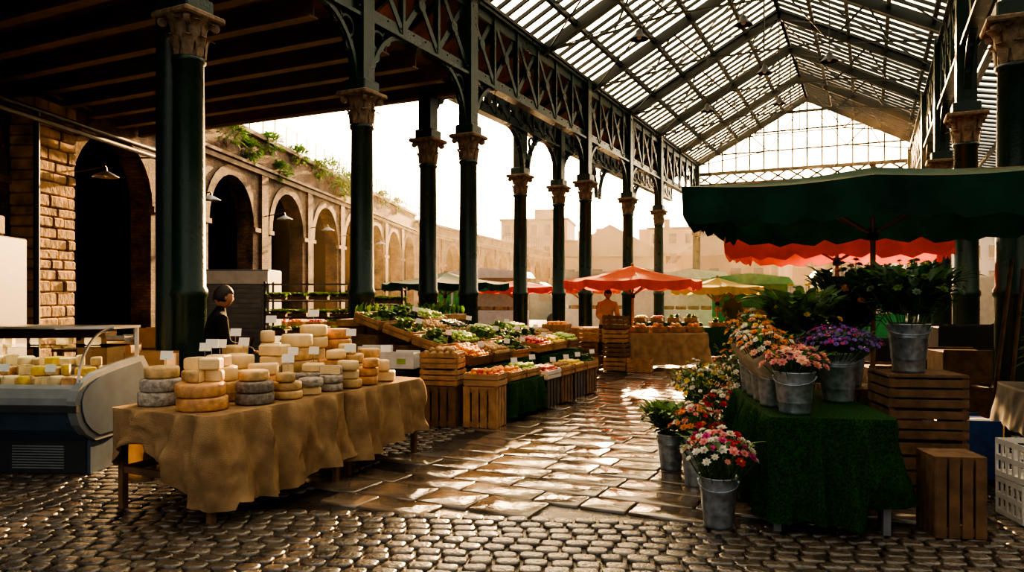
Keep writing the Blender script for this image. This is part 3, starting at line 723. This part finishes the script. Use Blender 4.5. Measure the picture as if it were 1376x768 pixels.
def carton(name,x,y,z,w,d,h,rz,mt=CARD,rx=0,label=None):
    o=B(); 
    o.box((0,0,h/2),(w,d,h),mt,bev=.006)
    for s_ in(-1,1): o.box((0,s_*d/2,h),(w*.98,.006,.05),mt)
    o.box((0,0,h+.002),(w,.05,.003),PAPER); 
    if label: o.box((0,-d/2-.002,h*.5),(w*.35,.004,h*.35),label)
    ob=o.obj(name,(x,y,z),rz); ob.rotation_euler=(rx,0,rz); return ob
ecrate('wooden_crate',-6.5,8.15,0,.6,.5,.66,rad(5),BLACK); ecrate('wooden_crate',-5.75,8.15,0,.7,.45,.66,rad(5),BLACK)
carton('fruit_carton',-5.95,8.15,.68,.42,.3,.26,rad(25),WHITE,0,FR)
carton('fruit_carton',-5.52,8.2,.68,.34,.28,.2,rad(15),WHITE,0,APG)
crate('cabbage_crate',-6.55,8.15,.74,.5,.42,.14,rad(15),WOOD,2,fill=fills[0],tilt=rad(10))
for (x,y,n) in((-5.0,15.6,4),(-5.6,15.6,3),(-4.4,15.4,1),(-6.3,14.6,2),(-5.7,13.9,3)):
    for k in range(n): crate('wooden_crate',x+U(-.02,.02),y,k*.3,.5,.38,.29,U(-.1,.1),[WOOD,WOOD2][k%2])
crate('orange_crate',-5.7,13.9,.91,.5,.38,.14,0,WOOD,2,fill=fills[1]); crate('greens_crate',-6.3,14.6,.61,.5,.38,.14,0,WOOD,2,fill=fills[7])
crate('blue_crate',-6.4,16.1,0,.55,.4,.3,.2,BLUEB)
# ------------------------------------------------------------------ middle stall
drape('trestle_table',2.0,.8,.8,lambda x,y:.1,BURL,(-4.3,16.5,0),rad(25),amp=.05,seed=31)
for i in range(5): crate(['bread_crate','potato_crate'][i%2],-5.03+i*.36,16.16+i*.17,.81,.33,.5,.12,rad(25),WOOD,2,fill=('round',.05,[POT,CH2,ORG]),tg=True)
drape('trestle_table',1.4,.8,.8,lambda x,y:.1,BURL,(-7.0,18.1,0),rad(10),amp=.03,seed=33)
drape('trestle_table',2.0,.8,.8,lambda x,y:.1,TURF,(-3.0,20.0,0),rad(20),amp=.03,seed=34)
for i in range(4): crate('lettuce_crate',-3.6+i*.4,19.8+i*.13,.81,.38,.5,.12,rad(20),WOOD,2,fill=fills[[0,1,3,5][i]])
for (x,y) in((-2.6,24),(-5.6,22.5),(-10.2,16.6),(-12.8,17.6),(-13.2,15.2)):
    drape('trestle_table',2.0,.9,.8,lambda x,y:.1,[TURF,BURL][int(R()*2)],(x,y,0),rad(15),amp=.03,seed=x)
    for i in range(4):
        k=int(R()*10); crate(nm[k],x-.75+i*.48,y-.2+i*.13,.81,.42,.5,.14,rad(15),WOOD,2,fill=fills[k])
# ------------------------------------------------------------------ rack, kiosk
def rack(name,x,y,rz,w=1.7,h=1.9,levels=6):
    o=B()
    for sx in(-1,1):
        for sy in(-1,1): o.box((sx*w/2,sy*.25,h/2),(.04,.04,h),BLACK)
    for k in range(levels):
        z=.15+(h-.2)*k/(levels-1); o.box((0,0,z),(w,.52,.03),BLACK)
        if k<levels-1:
            for i in range(4):
                xx=-w/2+w*(i+.5)/4; o.box((xx,-.06,z+.06),(w/4*.9,.36,.07),WOOD2)
                for q in range(44): 
                    a=U(0,6.28); o.leaf((xx+U(-.16,.16),U(-.24,.05),z+.08),(math.cos(a),math.sin(a)-.4,1.2),.17,.1,random.choice([LEAF,CAB,CAB]))
    o.obj(name,(x,y,0),rz)
rack('plant_rack',-10.3,11.9,rad(25)); rack('plant_rack',-9.1,12.7,rad(25),w=.9,h=1.8)
o=B(); o.box((0,0,1.1),(1.5,1.2,2.2),GREYP,bev=.02); 
for k in range(14): o.box((0,-.62,.4+k*.11),(1.2,.03,.08),SHUT)
o.box((0,-.64,2.02),(1.5,.1,.28),WHITE); o.obj('shuttered_kiosk',(-13.0,12.7,0),rad(30))
o=B(); o.box((0,0,1.3),(1.5,1.0,2.6),DARKP,bev=.02); o.box((0,-.55,2.75),(1.7,.2,.3),COPE,bev=.02); o.box((0,-.52,1.2),(.9,.06,2.3),BLACK); o.box((.3,-.56,1.5),(.3,.02,.4),PAPER)
for k in(-.6,.6): o.box((k,-.53,1.3),(.1,.08,2.6),BEAM)
o.obj('market_hut',(-13.45,7.1,0),rad(35))
o=B(); o.box((0,0,.75),(2.4,.7,.04),WOOD2)
for sx in(-1,1):
    for sy in(-1,1): o.box((sx*1.1,sy*.3,.37),(.05,.05,.74),WOOD2)
o.obj('side_table',(-10.8,8.3,0),rad(25))
for i,(x,y,z,w,h,mt) in enumerate(((-11.4,8.05,.78,.4,.25,CARD),(-11.0,8.2,.78,.35,.18,WHITE),(-10.6,8.4,.78,.4,.3,CARD),(-10.2,8.6,.78,.4,.12,WHITE),(-9.3,6.6,0,.5,.5,CARD),(-9.3,6.6,.56,.45,.45,CARD),(-9.9,7.3,0,.5,.9,CARD),(-7.5,5.95,.0,.5,.55,CARD),(-7.5,5.95,.6,.48,.36,CARD),(-9.0,7.6,0,.5,.7,WOOD2),(-9.0,7.6,.76,.45,.3,CARD))):
    carton('cardboard_box',x,y,z,w,.35,h,rad(U(10,35)),mt)
def chair(name,x,y,rz,mt=BLACK):
    o=B(); 
    for s_ in(-1,1):
        o.bar((s_*.2,-.22,0),(s_*.2,.12,.85),.025,.025,mt); o.bar((s_*.2,.22,0),(s_*.2,-.15,.46),.025,.025,mt)
    o.box((0,0,.45),(.4,.38,.03),WOOD2,bev=.01); o.box((0,.1,.78),(.4,.02,.14),WOOD2); o.obj(name,(x,y,0),rz)
chair('folding_chair',-12.0,9.6,rad(30)); chair('folding_chair',-11.2,9.9,rad(50)); chair('folding_chair',-10.5,10.2,rad(10))
# ------------------------------------------------------------------ flower stall
TR=rad(18); tc0=Vector((-.62,5.42)); tx=Vector((math.cos(TR),math.sin(TR))); ty_=Vector((-math.sin(TR),math.cos(TR)))
def tp_(a,b_): q=tc0+tx*a+ty_*b_; return q.x,q.y
cx,cy=tp_(.41,.8)
drape('flower_stall_table',.82,1.6,.8,lambda x,y:.08+(.12 if x>.2 else 0),TURF,(cx,cy,0),TR,amp=.09,freq=20,flare=.05,seed=41,legm=GREYP)
def bucket(o,c,r=.13,h=.34,mt=GALV):
    o.lathe([(0,0.01),(r*.74,0),(r*.76,.02),(r*.8,h*.25),(r*.825,h*.26),(r*.84,h*.28),(r*.93,h*.7),(r*.955,h*.71),(r*.96,h*.73),(r*.99,h-.015),(r*1.05,h-.008),(r*1.05,h),(r*.97,h),(r*.9,h*.6),(0,h*.6)],mt,c,24)
    for s_ in(-1,1): o.sph((c[0]+s_*r*1.0,c[1],c[2]+h-.04),.016,mt,1)
    pr=None
    for k in range(9):
        a=math.pi*k/8; p=(c[0]+math.cos(a)*r*1.06,c[1]-r*1.03*math.sin(a),c[2]+h-.04-.05*math.sin(a))
        if pr: o.cyl(pr,p,.004,.004,mt,5,False)
        pr=p
def bouquet(o,c,r,hh,mts,nb,br,nl=80,lm=(LEAF,LEAFD),ls=.1,wrap=None,base=.08):
    c=Vector(c)
    for i in range(nl):
        a=U(0,6.28); rr=r*math.sqrt(R()); t=U(.3,.95)
        p=c+Vector((math.cos(a)*rr*t,math.sin(a)*rr*t,hh*t*.85)); o.leaf(p,(math.cos(a)*.8,math.sin(a)*.8,U(.2,1.3)),ls*U(.7,1.4),ls*.4,random.choice(lm))
    for i in range(nb):
        a=2.39996*i; q=math.sqrt((i+.5)/nb); rr=r*q; z=hh*(1-.45*q*q)+U(-.03,.03)
        p=c+Vector((math.cos(a)*rr,math.sin(a)*rr,z)); b0=c+Vector((math.cos(a)*base*q,math.sin(a)*base*q,0))
        o.cyl(b0,p,.003,.003,LEAF,4,False,False)
        o.bloom(p,br*U(.75,1.35),random.choice(mts),FY if R()<.15 else None,(math.cos(a)*q*.9,math.sin(a)*q*.9,.8))
    if wrap:
        n=18; vs=[]
        for t in(0,.5,1):
            for k in range(n):
                a=2*math.pi*k/n; rr=(base+ (r*1.02-base)*t)*(1+.05*math.sin(k*2.7)); vs.append(c+Vector((math.cos(a)*rr,math.sin(a)*rr,-.05+hh*.62*t+(.04*math.sin(k*3.1) if t==1 else 0))))
        o.add(vs,[(j*n+k,j*n+(k+1)%n,(j+1)*n+(k+1)%n,(j+1)*n+k) for j in(0,1) for k in range(n)],wrap,True)
def fb(name,x,y,z,r,h,mts,nb=30,br=.03,fr=.2,fh=.3,mt=GALV,**k):
    o=B(); bucket(o,(0,0,0),r,h,mt); bouquet(o,(0,0,h*.75),fr,fh,mts,nb,br,base=r*.7,**k); return o.obj(name,(x,y,z),U(0,.6)-.3)
KR=simple('kraft_wrap',(.6,.5,.36),.7,.4)
fb('flower_bucket',-.98,5.42,0,.135,.36,[FW,FP,FM,FR,FW],90,.033,.26,.42,nl=180,lm=(LEAF,LEAFB))
fb('flower_bucket',-1.36,6.5,0,.13,.36,[FW,FR,FO,FP],54,.034,.24,.42,nl=120)
fb('flower_bucket',-1.7,6.98,0,.13,.34,[CAB,LEAF],14,.03,.28,.36,nl=380,lm=(CAB,LEAF),ls=.15)
fb('flower_bucket',-1.22,7.15,.0,.13,.36,[FR,FP,FW],54,.034,.27,.52,nl=140)
fb('flower_bucket',-1.5,7.75,.0,.13,.36,[FW,FY,CAB],64,.034,.3,.66,nl=240)
fb('flower_bucket',-1.12,7.95,.0,.13,.36,[FW,FW,CAB],64,.034,.32,.86,nl=240)
fb('flower_bucket',-1.75,8.3,.0,.13,.36,[FW,FY,LEAFB],50,.034,.3,.64,nl=240)
fb('flower_bucket',-1.3,8.7,.0,.13,.36,[FO,FY,FW],50,.034,.34,.95,nl=240)
x,y=tp_(.2,.2); fb('rose_bucket',x,y,.802,.14,.3,[FPE,FP,FP],50,.036,.23,.24,nl=110)
x,y=tp_(.1,.52); fb('flower_bucket',x,y,.802,.1,.3,[FO,FPE,FW],44,.032,.21,.34,nl=90,wrap=KR)
x,y=tp_(.1,.8); fb('flower_bucket',x,y,.802,.1,.3,[FW,FO,FPE],44,.032,.21,.38,nl=100,wrap=KR)
x,y=tp_(.1,1.08); fb('flower_bucket',x,y,.802,.1,.3,[FW,FY,FPE],44,.032,.21,.42,nl=120,wrap=KR)
x,y=tp_(.12,1.4); fb('flower_bucket',x,y,.802,.11,.3,[FW,FY,FO],44,.032,.23,.48,nl=140)
x,y=tp_(.68,.85); fb('purple_flower_bucket',x,y,.802,.15,.39,[FPU,FPU,FM,FPU],220,.02,.33,.29,nl=340,lm=(LEAFB,LEAFD,LEAF),ls=.07)
x,y=tp_(.5,1.35); fb('foliage_bucket',x,y,.802,.14,.36,[LEAFB,FY],14,.03,.36,.66,nl=380,lm=(LEAF,LEAFB,CAB),ls=.2)
crate('wooden_crate',.34,7.0,.0,.6,.5,.48,TR,WOOD2,4); crate('wooden_crate',.34,7.0,.49,.6,.5,.24,TR,WOOD2,3); crate('wooden_crate',.34,7.0,.74,.6,.5,.24,TR,WOOD2,3)
o=B(); o.box((0,0,0),(.6,.5,.02),WOOD2); o.obj('crate_lid',(.34,7.0,.998),TR)
fb('foliage_bucket',.28,6.95,1.01,.16,.4,[LEAFB,CAB],40,.035,.42,.62,nl=700,lm=(LEAFD,LEAF,LEAFB),ls=.16)
ecrate('wooden_crate',-.18,7.66,0,.5,.5,.79,TR,WOOD2)
fb('foliage_bucket',-.18,7.66,.8,.14,.36,[FO,FO,LEAFB],24,.045,.38,.9,nl=420,lm=(LEAF,LEAFD,CAB),ls=.2)
ecrate('wooden_crate',.5,5.98,0,.34,.3,.55,rad(20),WOOD2)
o=B(); o.lathe([(.0,0),(.13,0),(.17,.28),(.18,.3),(.16,.3),(0,.25)],BLACK,n=20); bouquet(o,(0,0,.25),.3,.45,[LEAFD],4,.02,nl=320,lm=(LEAFD,LEAF),ls=.14); 
o.obj('potted_shrub',(1.42,7.3,.86))
drape('side_stall_table',.9,1.4,.85,lambda x,y:.5,DARKP,(1.62,7.5,0),rad(10),amp=.01,seed=51)
carton('white_box',1.32,6.98,.86,.3,.26,.2,.3,WHITE)
def pcrate(name,x,y,z,rz):
    o=B(); w,d,h=.42,.34,.28
    for zz in(.02,h*.5,h-.02): 
        for sy in(-1,1): o.box((0,sy*d/2,zz),(w,.015,.04),WHITE)
        for sx in(-1,1): o.box((sx*w/2,0,zz),(.015,d,.04),WHITE)
    for k in range(7):
        xx=-w/2+w*k/6
        for sy in(-1,1): o.box((xx,sy*d/2,h/2),(.02,.012,h),WHITE)
    for k in range(6):
        yy=-d/2+d*k/5
        for sx in(-1,1): o.box((sx*w/2,yy,h/2),(.012,.02,h),WHITE)
    o.box((0,0,.01),(w,d,.015),WHITE); o.obj(name,(x,y,z),rz)
pcrate('plastic_crate',1.12,6.6,0,.35); pcrate('plastic_crate',1.12,6.6,.285,.4)
shrub('potted_fern',(1.6,8.0,1.12),.32,300,LEAFD,LEAF,ls=.14)
o=B()
for sx in(-1,1):
    for sy in(-1,1): o.box((sx*.9,sy*.25,1.0),(.05,.05,2.0),BLACK)
for z in(.3,.9,1.5): o.box((0,0,z),(1.8,.5,.04),WOOD2)
for i in range(8): o.box((-.75+i*.22,0,[.45,1.05][i%2]),(.18,.3,.26),random.choice([CARD,WOOD2,DARKP]),bev=.01)
for i in range(5): o.box((-.7+i*.33,0,1.62),(.25,.3,.2),random.choice([WOOD2,DARKP,CARD]),bev=.01)
o.obj('storage_rack',(2.9,9.6,0),rad(20))
o=B(); o.cyl((0,0,0),(.25,.25,2.0),.02,.02,WOOD2,8); o.cyl((.15,0,0),(.35,.3,1.9),.02,.02,WOOD2,8); o.obj('leaning_poles',(1.02,8.6,0))
for (x,y,z,w,h,mt) in((.9,9.8,0,.6,.6,WOOD2),(.9,9.8,.66,.5,.35,WOOD2),(.2,9.9,0,.6,.8,WOOD2),(1.2,12.0,0,.9,1.2,DARKP),(.3,11.6,0,.7,1.0,DARKP),(-.5,10.6,0,.7,.8,DARKP),(.75,8.0,0,.5,.5,BLUEB)):
    carton('storage_box',x,y,z,w,.5,h,rad(15),mt)
o=B(); o.box((8.2,16,3),(.4,44,6),BRICK); o.obj('wall_right')
for i in range(7): 
    o=B(); o.box((0,0,1.2),(.1,1.6,2.4),DARKP,bev=.02); o.box((-.02,0,2.5),(.15,1.9,.2),COPE); o.obj('door_%d'%(i+1),(7.94,-1+i*5.4,0))
o=B(); o.add([(XRR,-2,7.2),(XRR,37,7.2),(8.3,37,6.0),(8.3,-2,6.0)],[(0,1,2,3)],RGLASS)
yy=-2
while yy<37: o.bar((XRR,yy,7.2),(8.3,yy,6.0),.08,.1,IRONB); yy+=.6
for k in range(5): x=XRR+(8.3-XRR)*k/4; z=7.2-1.2*k/4; o.bar((x,-2,z-.1),(x,37,z-.1),.1,.16,IRONB)
o.obj('aisle_roof_right')
def stallhut(name,x,y,rz,w,h,mt,mt2):
    o=B(); o.box((0,0,.5),(w,1.2,1.0),mt,bev=.02); 
    for sx in(-1,1):
        for sy in(-1,1): o.box((sx*(w/2-.05),sy*.55,h/2),(.08,.08,h),mt)
    o.box((0,.55,h/2),(w,.05,h),mt); o.prism([(-w/2-.2,h),(w/2+.2,h),(w/2,h+.25),(0,h+.4),(-w/2,h+.25)],-.9,.8,mt2)
    for i in range(5): o.box((-w/2+w*(i+.5)/5,-.3,1.08),(w/6,.5,.16),random.choice([WOOD,CARD,WHITE]),bev=.02)
    o.obj(name,(x,y,0),rz)
GRN=mat('green_hut_paint',(.05,.36,.12),.6,var=.2)
stallhut('green_market_stall',-4.0,28.2,rad(10),2.6,2.0,GRN,GRN)
stallhut('market_stall',-6.8,32.0,rad(10),2.6,2.3,WHITE,WHITE)
stallhut('market_stall',-.9,32.0,rad(10),2.2,2.3,WHITE,GREYP)
stallhut('market_stall',-.2,27.6,rad(10),2.2,2.2,GRN,WHITE)
stallhut('market_stall',-14.0,27.0,rad(10),3,2.3,WHITE,WHITE)
stallhut('market_stall',-11.2,31.5,rad(10),3,2.3,WHITE,GREYP)
stallhut('market_stall',-17.5,31.0,rad(10),3,2.3,GRN,GREENC)
def van(name,x,y,rz,mt):
    o=B(); poly=[(-2.4,.35),(2.3,.35),(2.4,.9),(2.2,1.15),(1.6,1.25),(1.1,2.1),(.8,2.25),(-2.3,2.25),(-2.4,2.1)]
    o.prism(poly,-.95,.95,mt)
    for xx in(-1.6,1.5):
        for s_ in(-1,1): o.cyl((xx,s_*.8,.35),(xx,s_*.98,.35),.35,.35,BLACK,18)
    for s_ in(-1,1): o.prism([(.75,1.3),(1.5,1.3),(1.1,2.0),(.75,2.0)],s_*.955,s_*.96,WINM)
    o.box((2.37,0,.55),(.1,1.8,.2),BLACK); o.obj(name,(x,y,0),rz)
van('parked_van',4.6,41,rad(20),WHITE); van('parked_van',5,31,rad(20),WHITE); van('parked_van',-16,35,rad(15),GREYP)
o=B()
for i in range(8): o.box((i*2.0,0,1.1),(1.9,.06,2.2),[WHITE,GREYP,WHITE,GRN][i%4]); 
for i in range(9): o.box((i*2.0-1,0,1.15),(.1,.12,2.3),BLACK)
o.obj('hoarding',(-14,43,0),rad(3))
# ------------------------------------------------------------------ people
def clothmat(name,top,bot,zc=.92):
    m,nt,b=mk(name); N=nt.nodes;L=nt.links
    tc=N.new('ShaderNodeTexCoord'); sp=N.new('ShaderNodeSeparateXYZ'); L.new(tc.outputs['Object'],sp.inputs[0])
    gt=N.new('ShaderNodeMath'); gt.operation='GREATER_THAN'; gt.inputs[1].default_value=zc; L.new(sp.outputs[2],gt.inputs[0])
    mx=N.new('ShaderNodeMixRGB'); mx.inputs[1].default_value=(*bot,1); mx.inputs[2].default_value=(*top,1); L.new(gt.outputs[0],mx.inputs[0]); L.new(mx.outputs[0],b.inputs['Base Color'])
    nz=N.new('ShaderNodeTexNoise'); nz.inputs['Scale'].default_value=9; L.new(tc.outputs['Object'],nz.inputs['Vector']); bp=N.new('ShaderNodeBump'); bp.inputs['Strength'].default_value=.5; bp.inputs['Distance'].default_value=.03
    L.new(nz.outputs['Fac'],bp.inputs['Height']); L.new(bp.outputs['Normal'],b.inputs['Normal']); b.inputs['Roughness'].default_value=.9; b.inputs['Specular IOR Level'].default_value=.15
    return m
def skin(name,pts,edges,rads,mt,parent,sub=2,root=0):
    me=bpy.data.meshes.new(name); me.from_pydata(pts,edges,[]); o=bpy.data.objects.new(name,me); sc.collection.objects.link(o)
    bpy.context.view_layer.objects.active=o
    md=o.modifiers.new('Skin','SKIN'); md.use_smooth_shade=True
    for i,r in enumerate(rads):
        me.skin_vertices[0].data[i].radius=(r if isinstance(r,tuple) else (r,r))
        me.skin_vertices[0].data[i].use_root=(i==root)
    s=o.modifiers.new('Sub','SUBSURF'); s.levels=sub; s.render_levels=sub
    me.materials.append(mt); o.parent=parent; return o
def person(name,x,y,rz,cm,lean=.08,reach=.32,hz=1.02,scale=1.0,hair=HAIR,headturn=0,nod=.25):
    e=bpy.data.objects.new(name,None); sc.collection.objects.link(e); e.location=(x,y,0); e.rotation_euler=(0,0,rz); e.scale=(scale,)*3
    ly=lean
    P=[(0,0,.95),(0,ly*.3,1.1),(0,ly*.7,1.28),(0,ly,1.42),(0,ly+.02,1.5),(0,ly+.04,1.56)]
    E=[(0,1),(1,2),(2,3),(3,4),(4,5)]; Rr=[(.165,.12),(.165,.12),(.18,.13),(.16,.11),(.068,.068),(.055,.055)]
    for s in(-1,1):
        i=len(P); P+=[(s*.18,ly,1.41),(s*.245,ly+.05,1.14),(s*.17,ly+reach,hz+.03)]; E+=[(3,i),(i,i+1),(i+1,i+2)]; Rr+=[.08,.06,.042]
        i=len(P); P+=[(s*.1,0,.86),(s*.11,.03,.5),(s*.12,0,.1),(s*.13,.14,.05)]; E+=[(0,i),(i,i+1),(i+1,i+2),(i+2,i+3)]; Rr+=[.1,.072,.052,(.045,.04)]
    skin('body',P,E,Rr,cm,e)
    for s in(-1,1):
        w=Vector((s*.17,ly+reach,hz+.03)); d=Vector((-s*.1,.9,-.35)).normalized()
        P=[tuple(w),tuple(w+d*.05),tuple(w+d*.085)]; E=[(0,1),(1,2)]; Rr=[.026,(.036,.02),(.034,.016)]
        for k,(o_,l) in enumerate(((-.03,.065),(-.01,.078),(.01,.073),(.03,.055))):
            i=len(P); b0=w+d*.09+Vector((o_,0,0)); P+=[tuple(b0),tuple(b0+d*l*.5+Vector((0,0,-.006))),tuple(b0+d*l*.85+Vector((0,0,-.03)))]; E+=[(2,i),(i,i+1),(i+1,i+2)]; Rr+=[.0095,.009,.008]
        i=len(P); b0=w+d*.035+Vector((-s*.032,0,0)); P+=[tuple(b0),tuple(b0+d*.035+Vector((-s*.022,0,-.01)))]; E+=[(1,i),(i,i+1)]; Rr+=[.012,.009]
        skin('hand_l' if s>0 else 'hand_r',P,E,Rr,SKIN,e,1)
    o=B(); v,f=ICO[3]; hv=[]
    for p in v:
        px,py,pz=p; X=px*.078; Y=py*.098; Z=pz*.122
        if pz<0: X*=1+.28*pz; 
        if py>.9 and -.25<pz<.1 and abs(px)<.22: Y+=.018*(1-abs(px)/.22)*(1-(pz+.25)/.45)+.004
        if py>.75 and .02<pz<.25 and .15<abs(px)<.5: Y-=.007
        if py>.85 and -.55<pz<-.4 and abs(px)<.35: Y+=.004
        hv.append((X,Y,Z))
    o.add(hv,f,SKIN,True)
    for s in(-1,1):
        o.sph((s*.028,.081,.008),.009,EYE,1,(1.2,.8,.6)); o.sph((s*.079,0,-.01),.026,SKIN,2,(.4,.8,1.2))
        o.box((s*.028,.091,.03),(.03,.006,.005),hair)
    o.box((0,.093,-.054),(.04,.007,.005),LIP)
    hv=[]
    for p in v:
        px,py,pz=p
        k=1.13 if (pz>.42 or (py<.25 and pz>-.5)) else .88
        hv.append((px*.079*k*1.02,py*.099*k-.006,pz*.122*k+.002))
    o.add(hv,f,hair,True)
    h=o.obj('head',(0,ly+.06,1.65),0,e); h.rotation_euler=(-nod,0,headturn)
    return e
J1=clothmat('dark_work_clothes',(.012,.013,.016),(.012,.013,.018)); J2=clothmat('pale_shirt_clothes',(.42,.34,.26),(.04,.05,.08)); J3=clothmat('olive_clothes',(.1,.11,.07),(.05,.05,.06))
person('market_trader',-6.42,5.82,rad(-35),J1,reach=.35,headturn=0,scale=.98)
person('stall_holder',-5.75,17.15,rad(210),J2,lean=.16,nod=.5)
person('stall_holder',-3.4,20.9,rad(190),J3)
person('shopper',-2.1,26.5,rad(20),J1,reach=.2,hz=.9)
person('shopper',-9.6,15.4,rad(60),J1,reach=.3,hz=1.0)
# ------------------------------------------------------------------ haze (real scattering medium at the far end of the hall and street)
m=bpy.data.materials.new('morning_haze'); m.use_nodes=True; N=m.node_tree.nodes; N.clear(); out=N.new('ShaderNodeOutputMaterial'); vs_=N.new('ShaderNodeVolumeScatter')
vs_.inputs['Color'].default_value=(1,.82,.58,1); vs_.inputs['Density'].default_value=.0017; vs_.inputs['Anisotropy'].default_value=.6
m.node_tree.links.new(vs_.outputs[0],out.inputs['Volume'])
o=B(); o.box((-12,34,7),(60,24,15),m); o.obj('morning_haze')
# ------------------------------------------------------------------ light
sd=Vector((-.2613,.984,0)).normalized(); el=rad(14)
sv=Vector((sd.x*math.cos(el),sd.y*math.cos(el),math.sin(el)))
l=bpy.data.lights.new('sun','SUN'); l.energy=22; l.angle=rad(1.2); l.color=(1,.57,.23); lo=bpy.data.objects.new('sun',l); sc.collection.objects.link(lo)
lo.rotation_euler=sv.to_track_quat('Z','Y').to_euler(); lo.location=(-10,30,20)
w=bpy.data.worlds.new('sky'); sc.world=w; w.use_nodes=True; N=w.node_tree.nodes;L=w.node_tree.links; bg=N['Background']
tc=N.new('ShaderNodeTexCoord'); dp=N.new('ShaderNodeVectorMath'); dp.operation='DOT_PRODUCT'; dp.inputs[1].default_value=tuple(sv)
nm_=N.new('ShaderNodeVectorMath'); nm_.operation='NORMALIZE'; L.new(tc.outputs['Generated'],nm_.inputs[0]); L.new(nm_.outputs[0],dp.inputs[0])
cr=N.new('ShaderNodeValToRGB'); e=cr.color_ramp.elements; e[0].position=.0; e[0].color=(.075,.072,.066,1); e[1].position=1; e[1].color=(2.4,1.6,.8,1)
for p_,c_ in((.5,(.15,.14,.125,1)),(.72,(.40,.365,.31,1)),(.9,(.78,.63,.43,1)),(.965,(1.15,.86,.50,1))):
    q=cr.color_ramp.elements.new(p_); q.color=c_
mr=N.new('ShaderNodeMapRange'); mr.inputs[1].default_value=-1; mr.inputs[2].default_value=1; L.new(dp.outputs['Value'],mr.inputs[0]); L.new(mr.outputs[0],cr.inputs['Fac'])
L.new(cr.outputs['Color'],bg.inputs['Color']); bg.inputs['Strength'].default_value=7.5
# ------------------------------------------------------------------ camera
cd=bpy.data.cameras.new('camera'); cd.lens=26.16; cd.sensor_width=36; cd.shift_y=.008; cd.clip_end=500
co=bpy.data.objects.new('camera',cd); sc.collection.objects.link(co); co.location=(0,0,1.65); co.rotation_euler=(rad(90),0,rad(25.74)); sc.camera=co
try:
    sc.view_settings.view_transform='AgX'; sc.view_settings.look='AgX - High Contrast'; sc.view_settings.exposure=.3
except Exception as ex: print(ex)
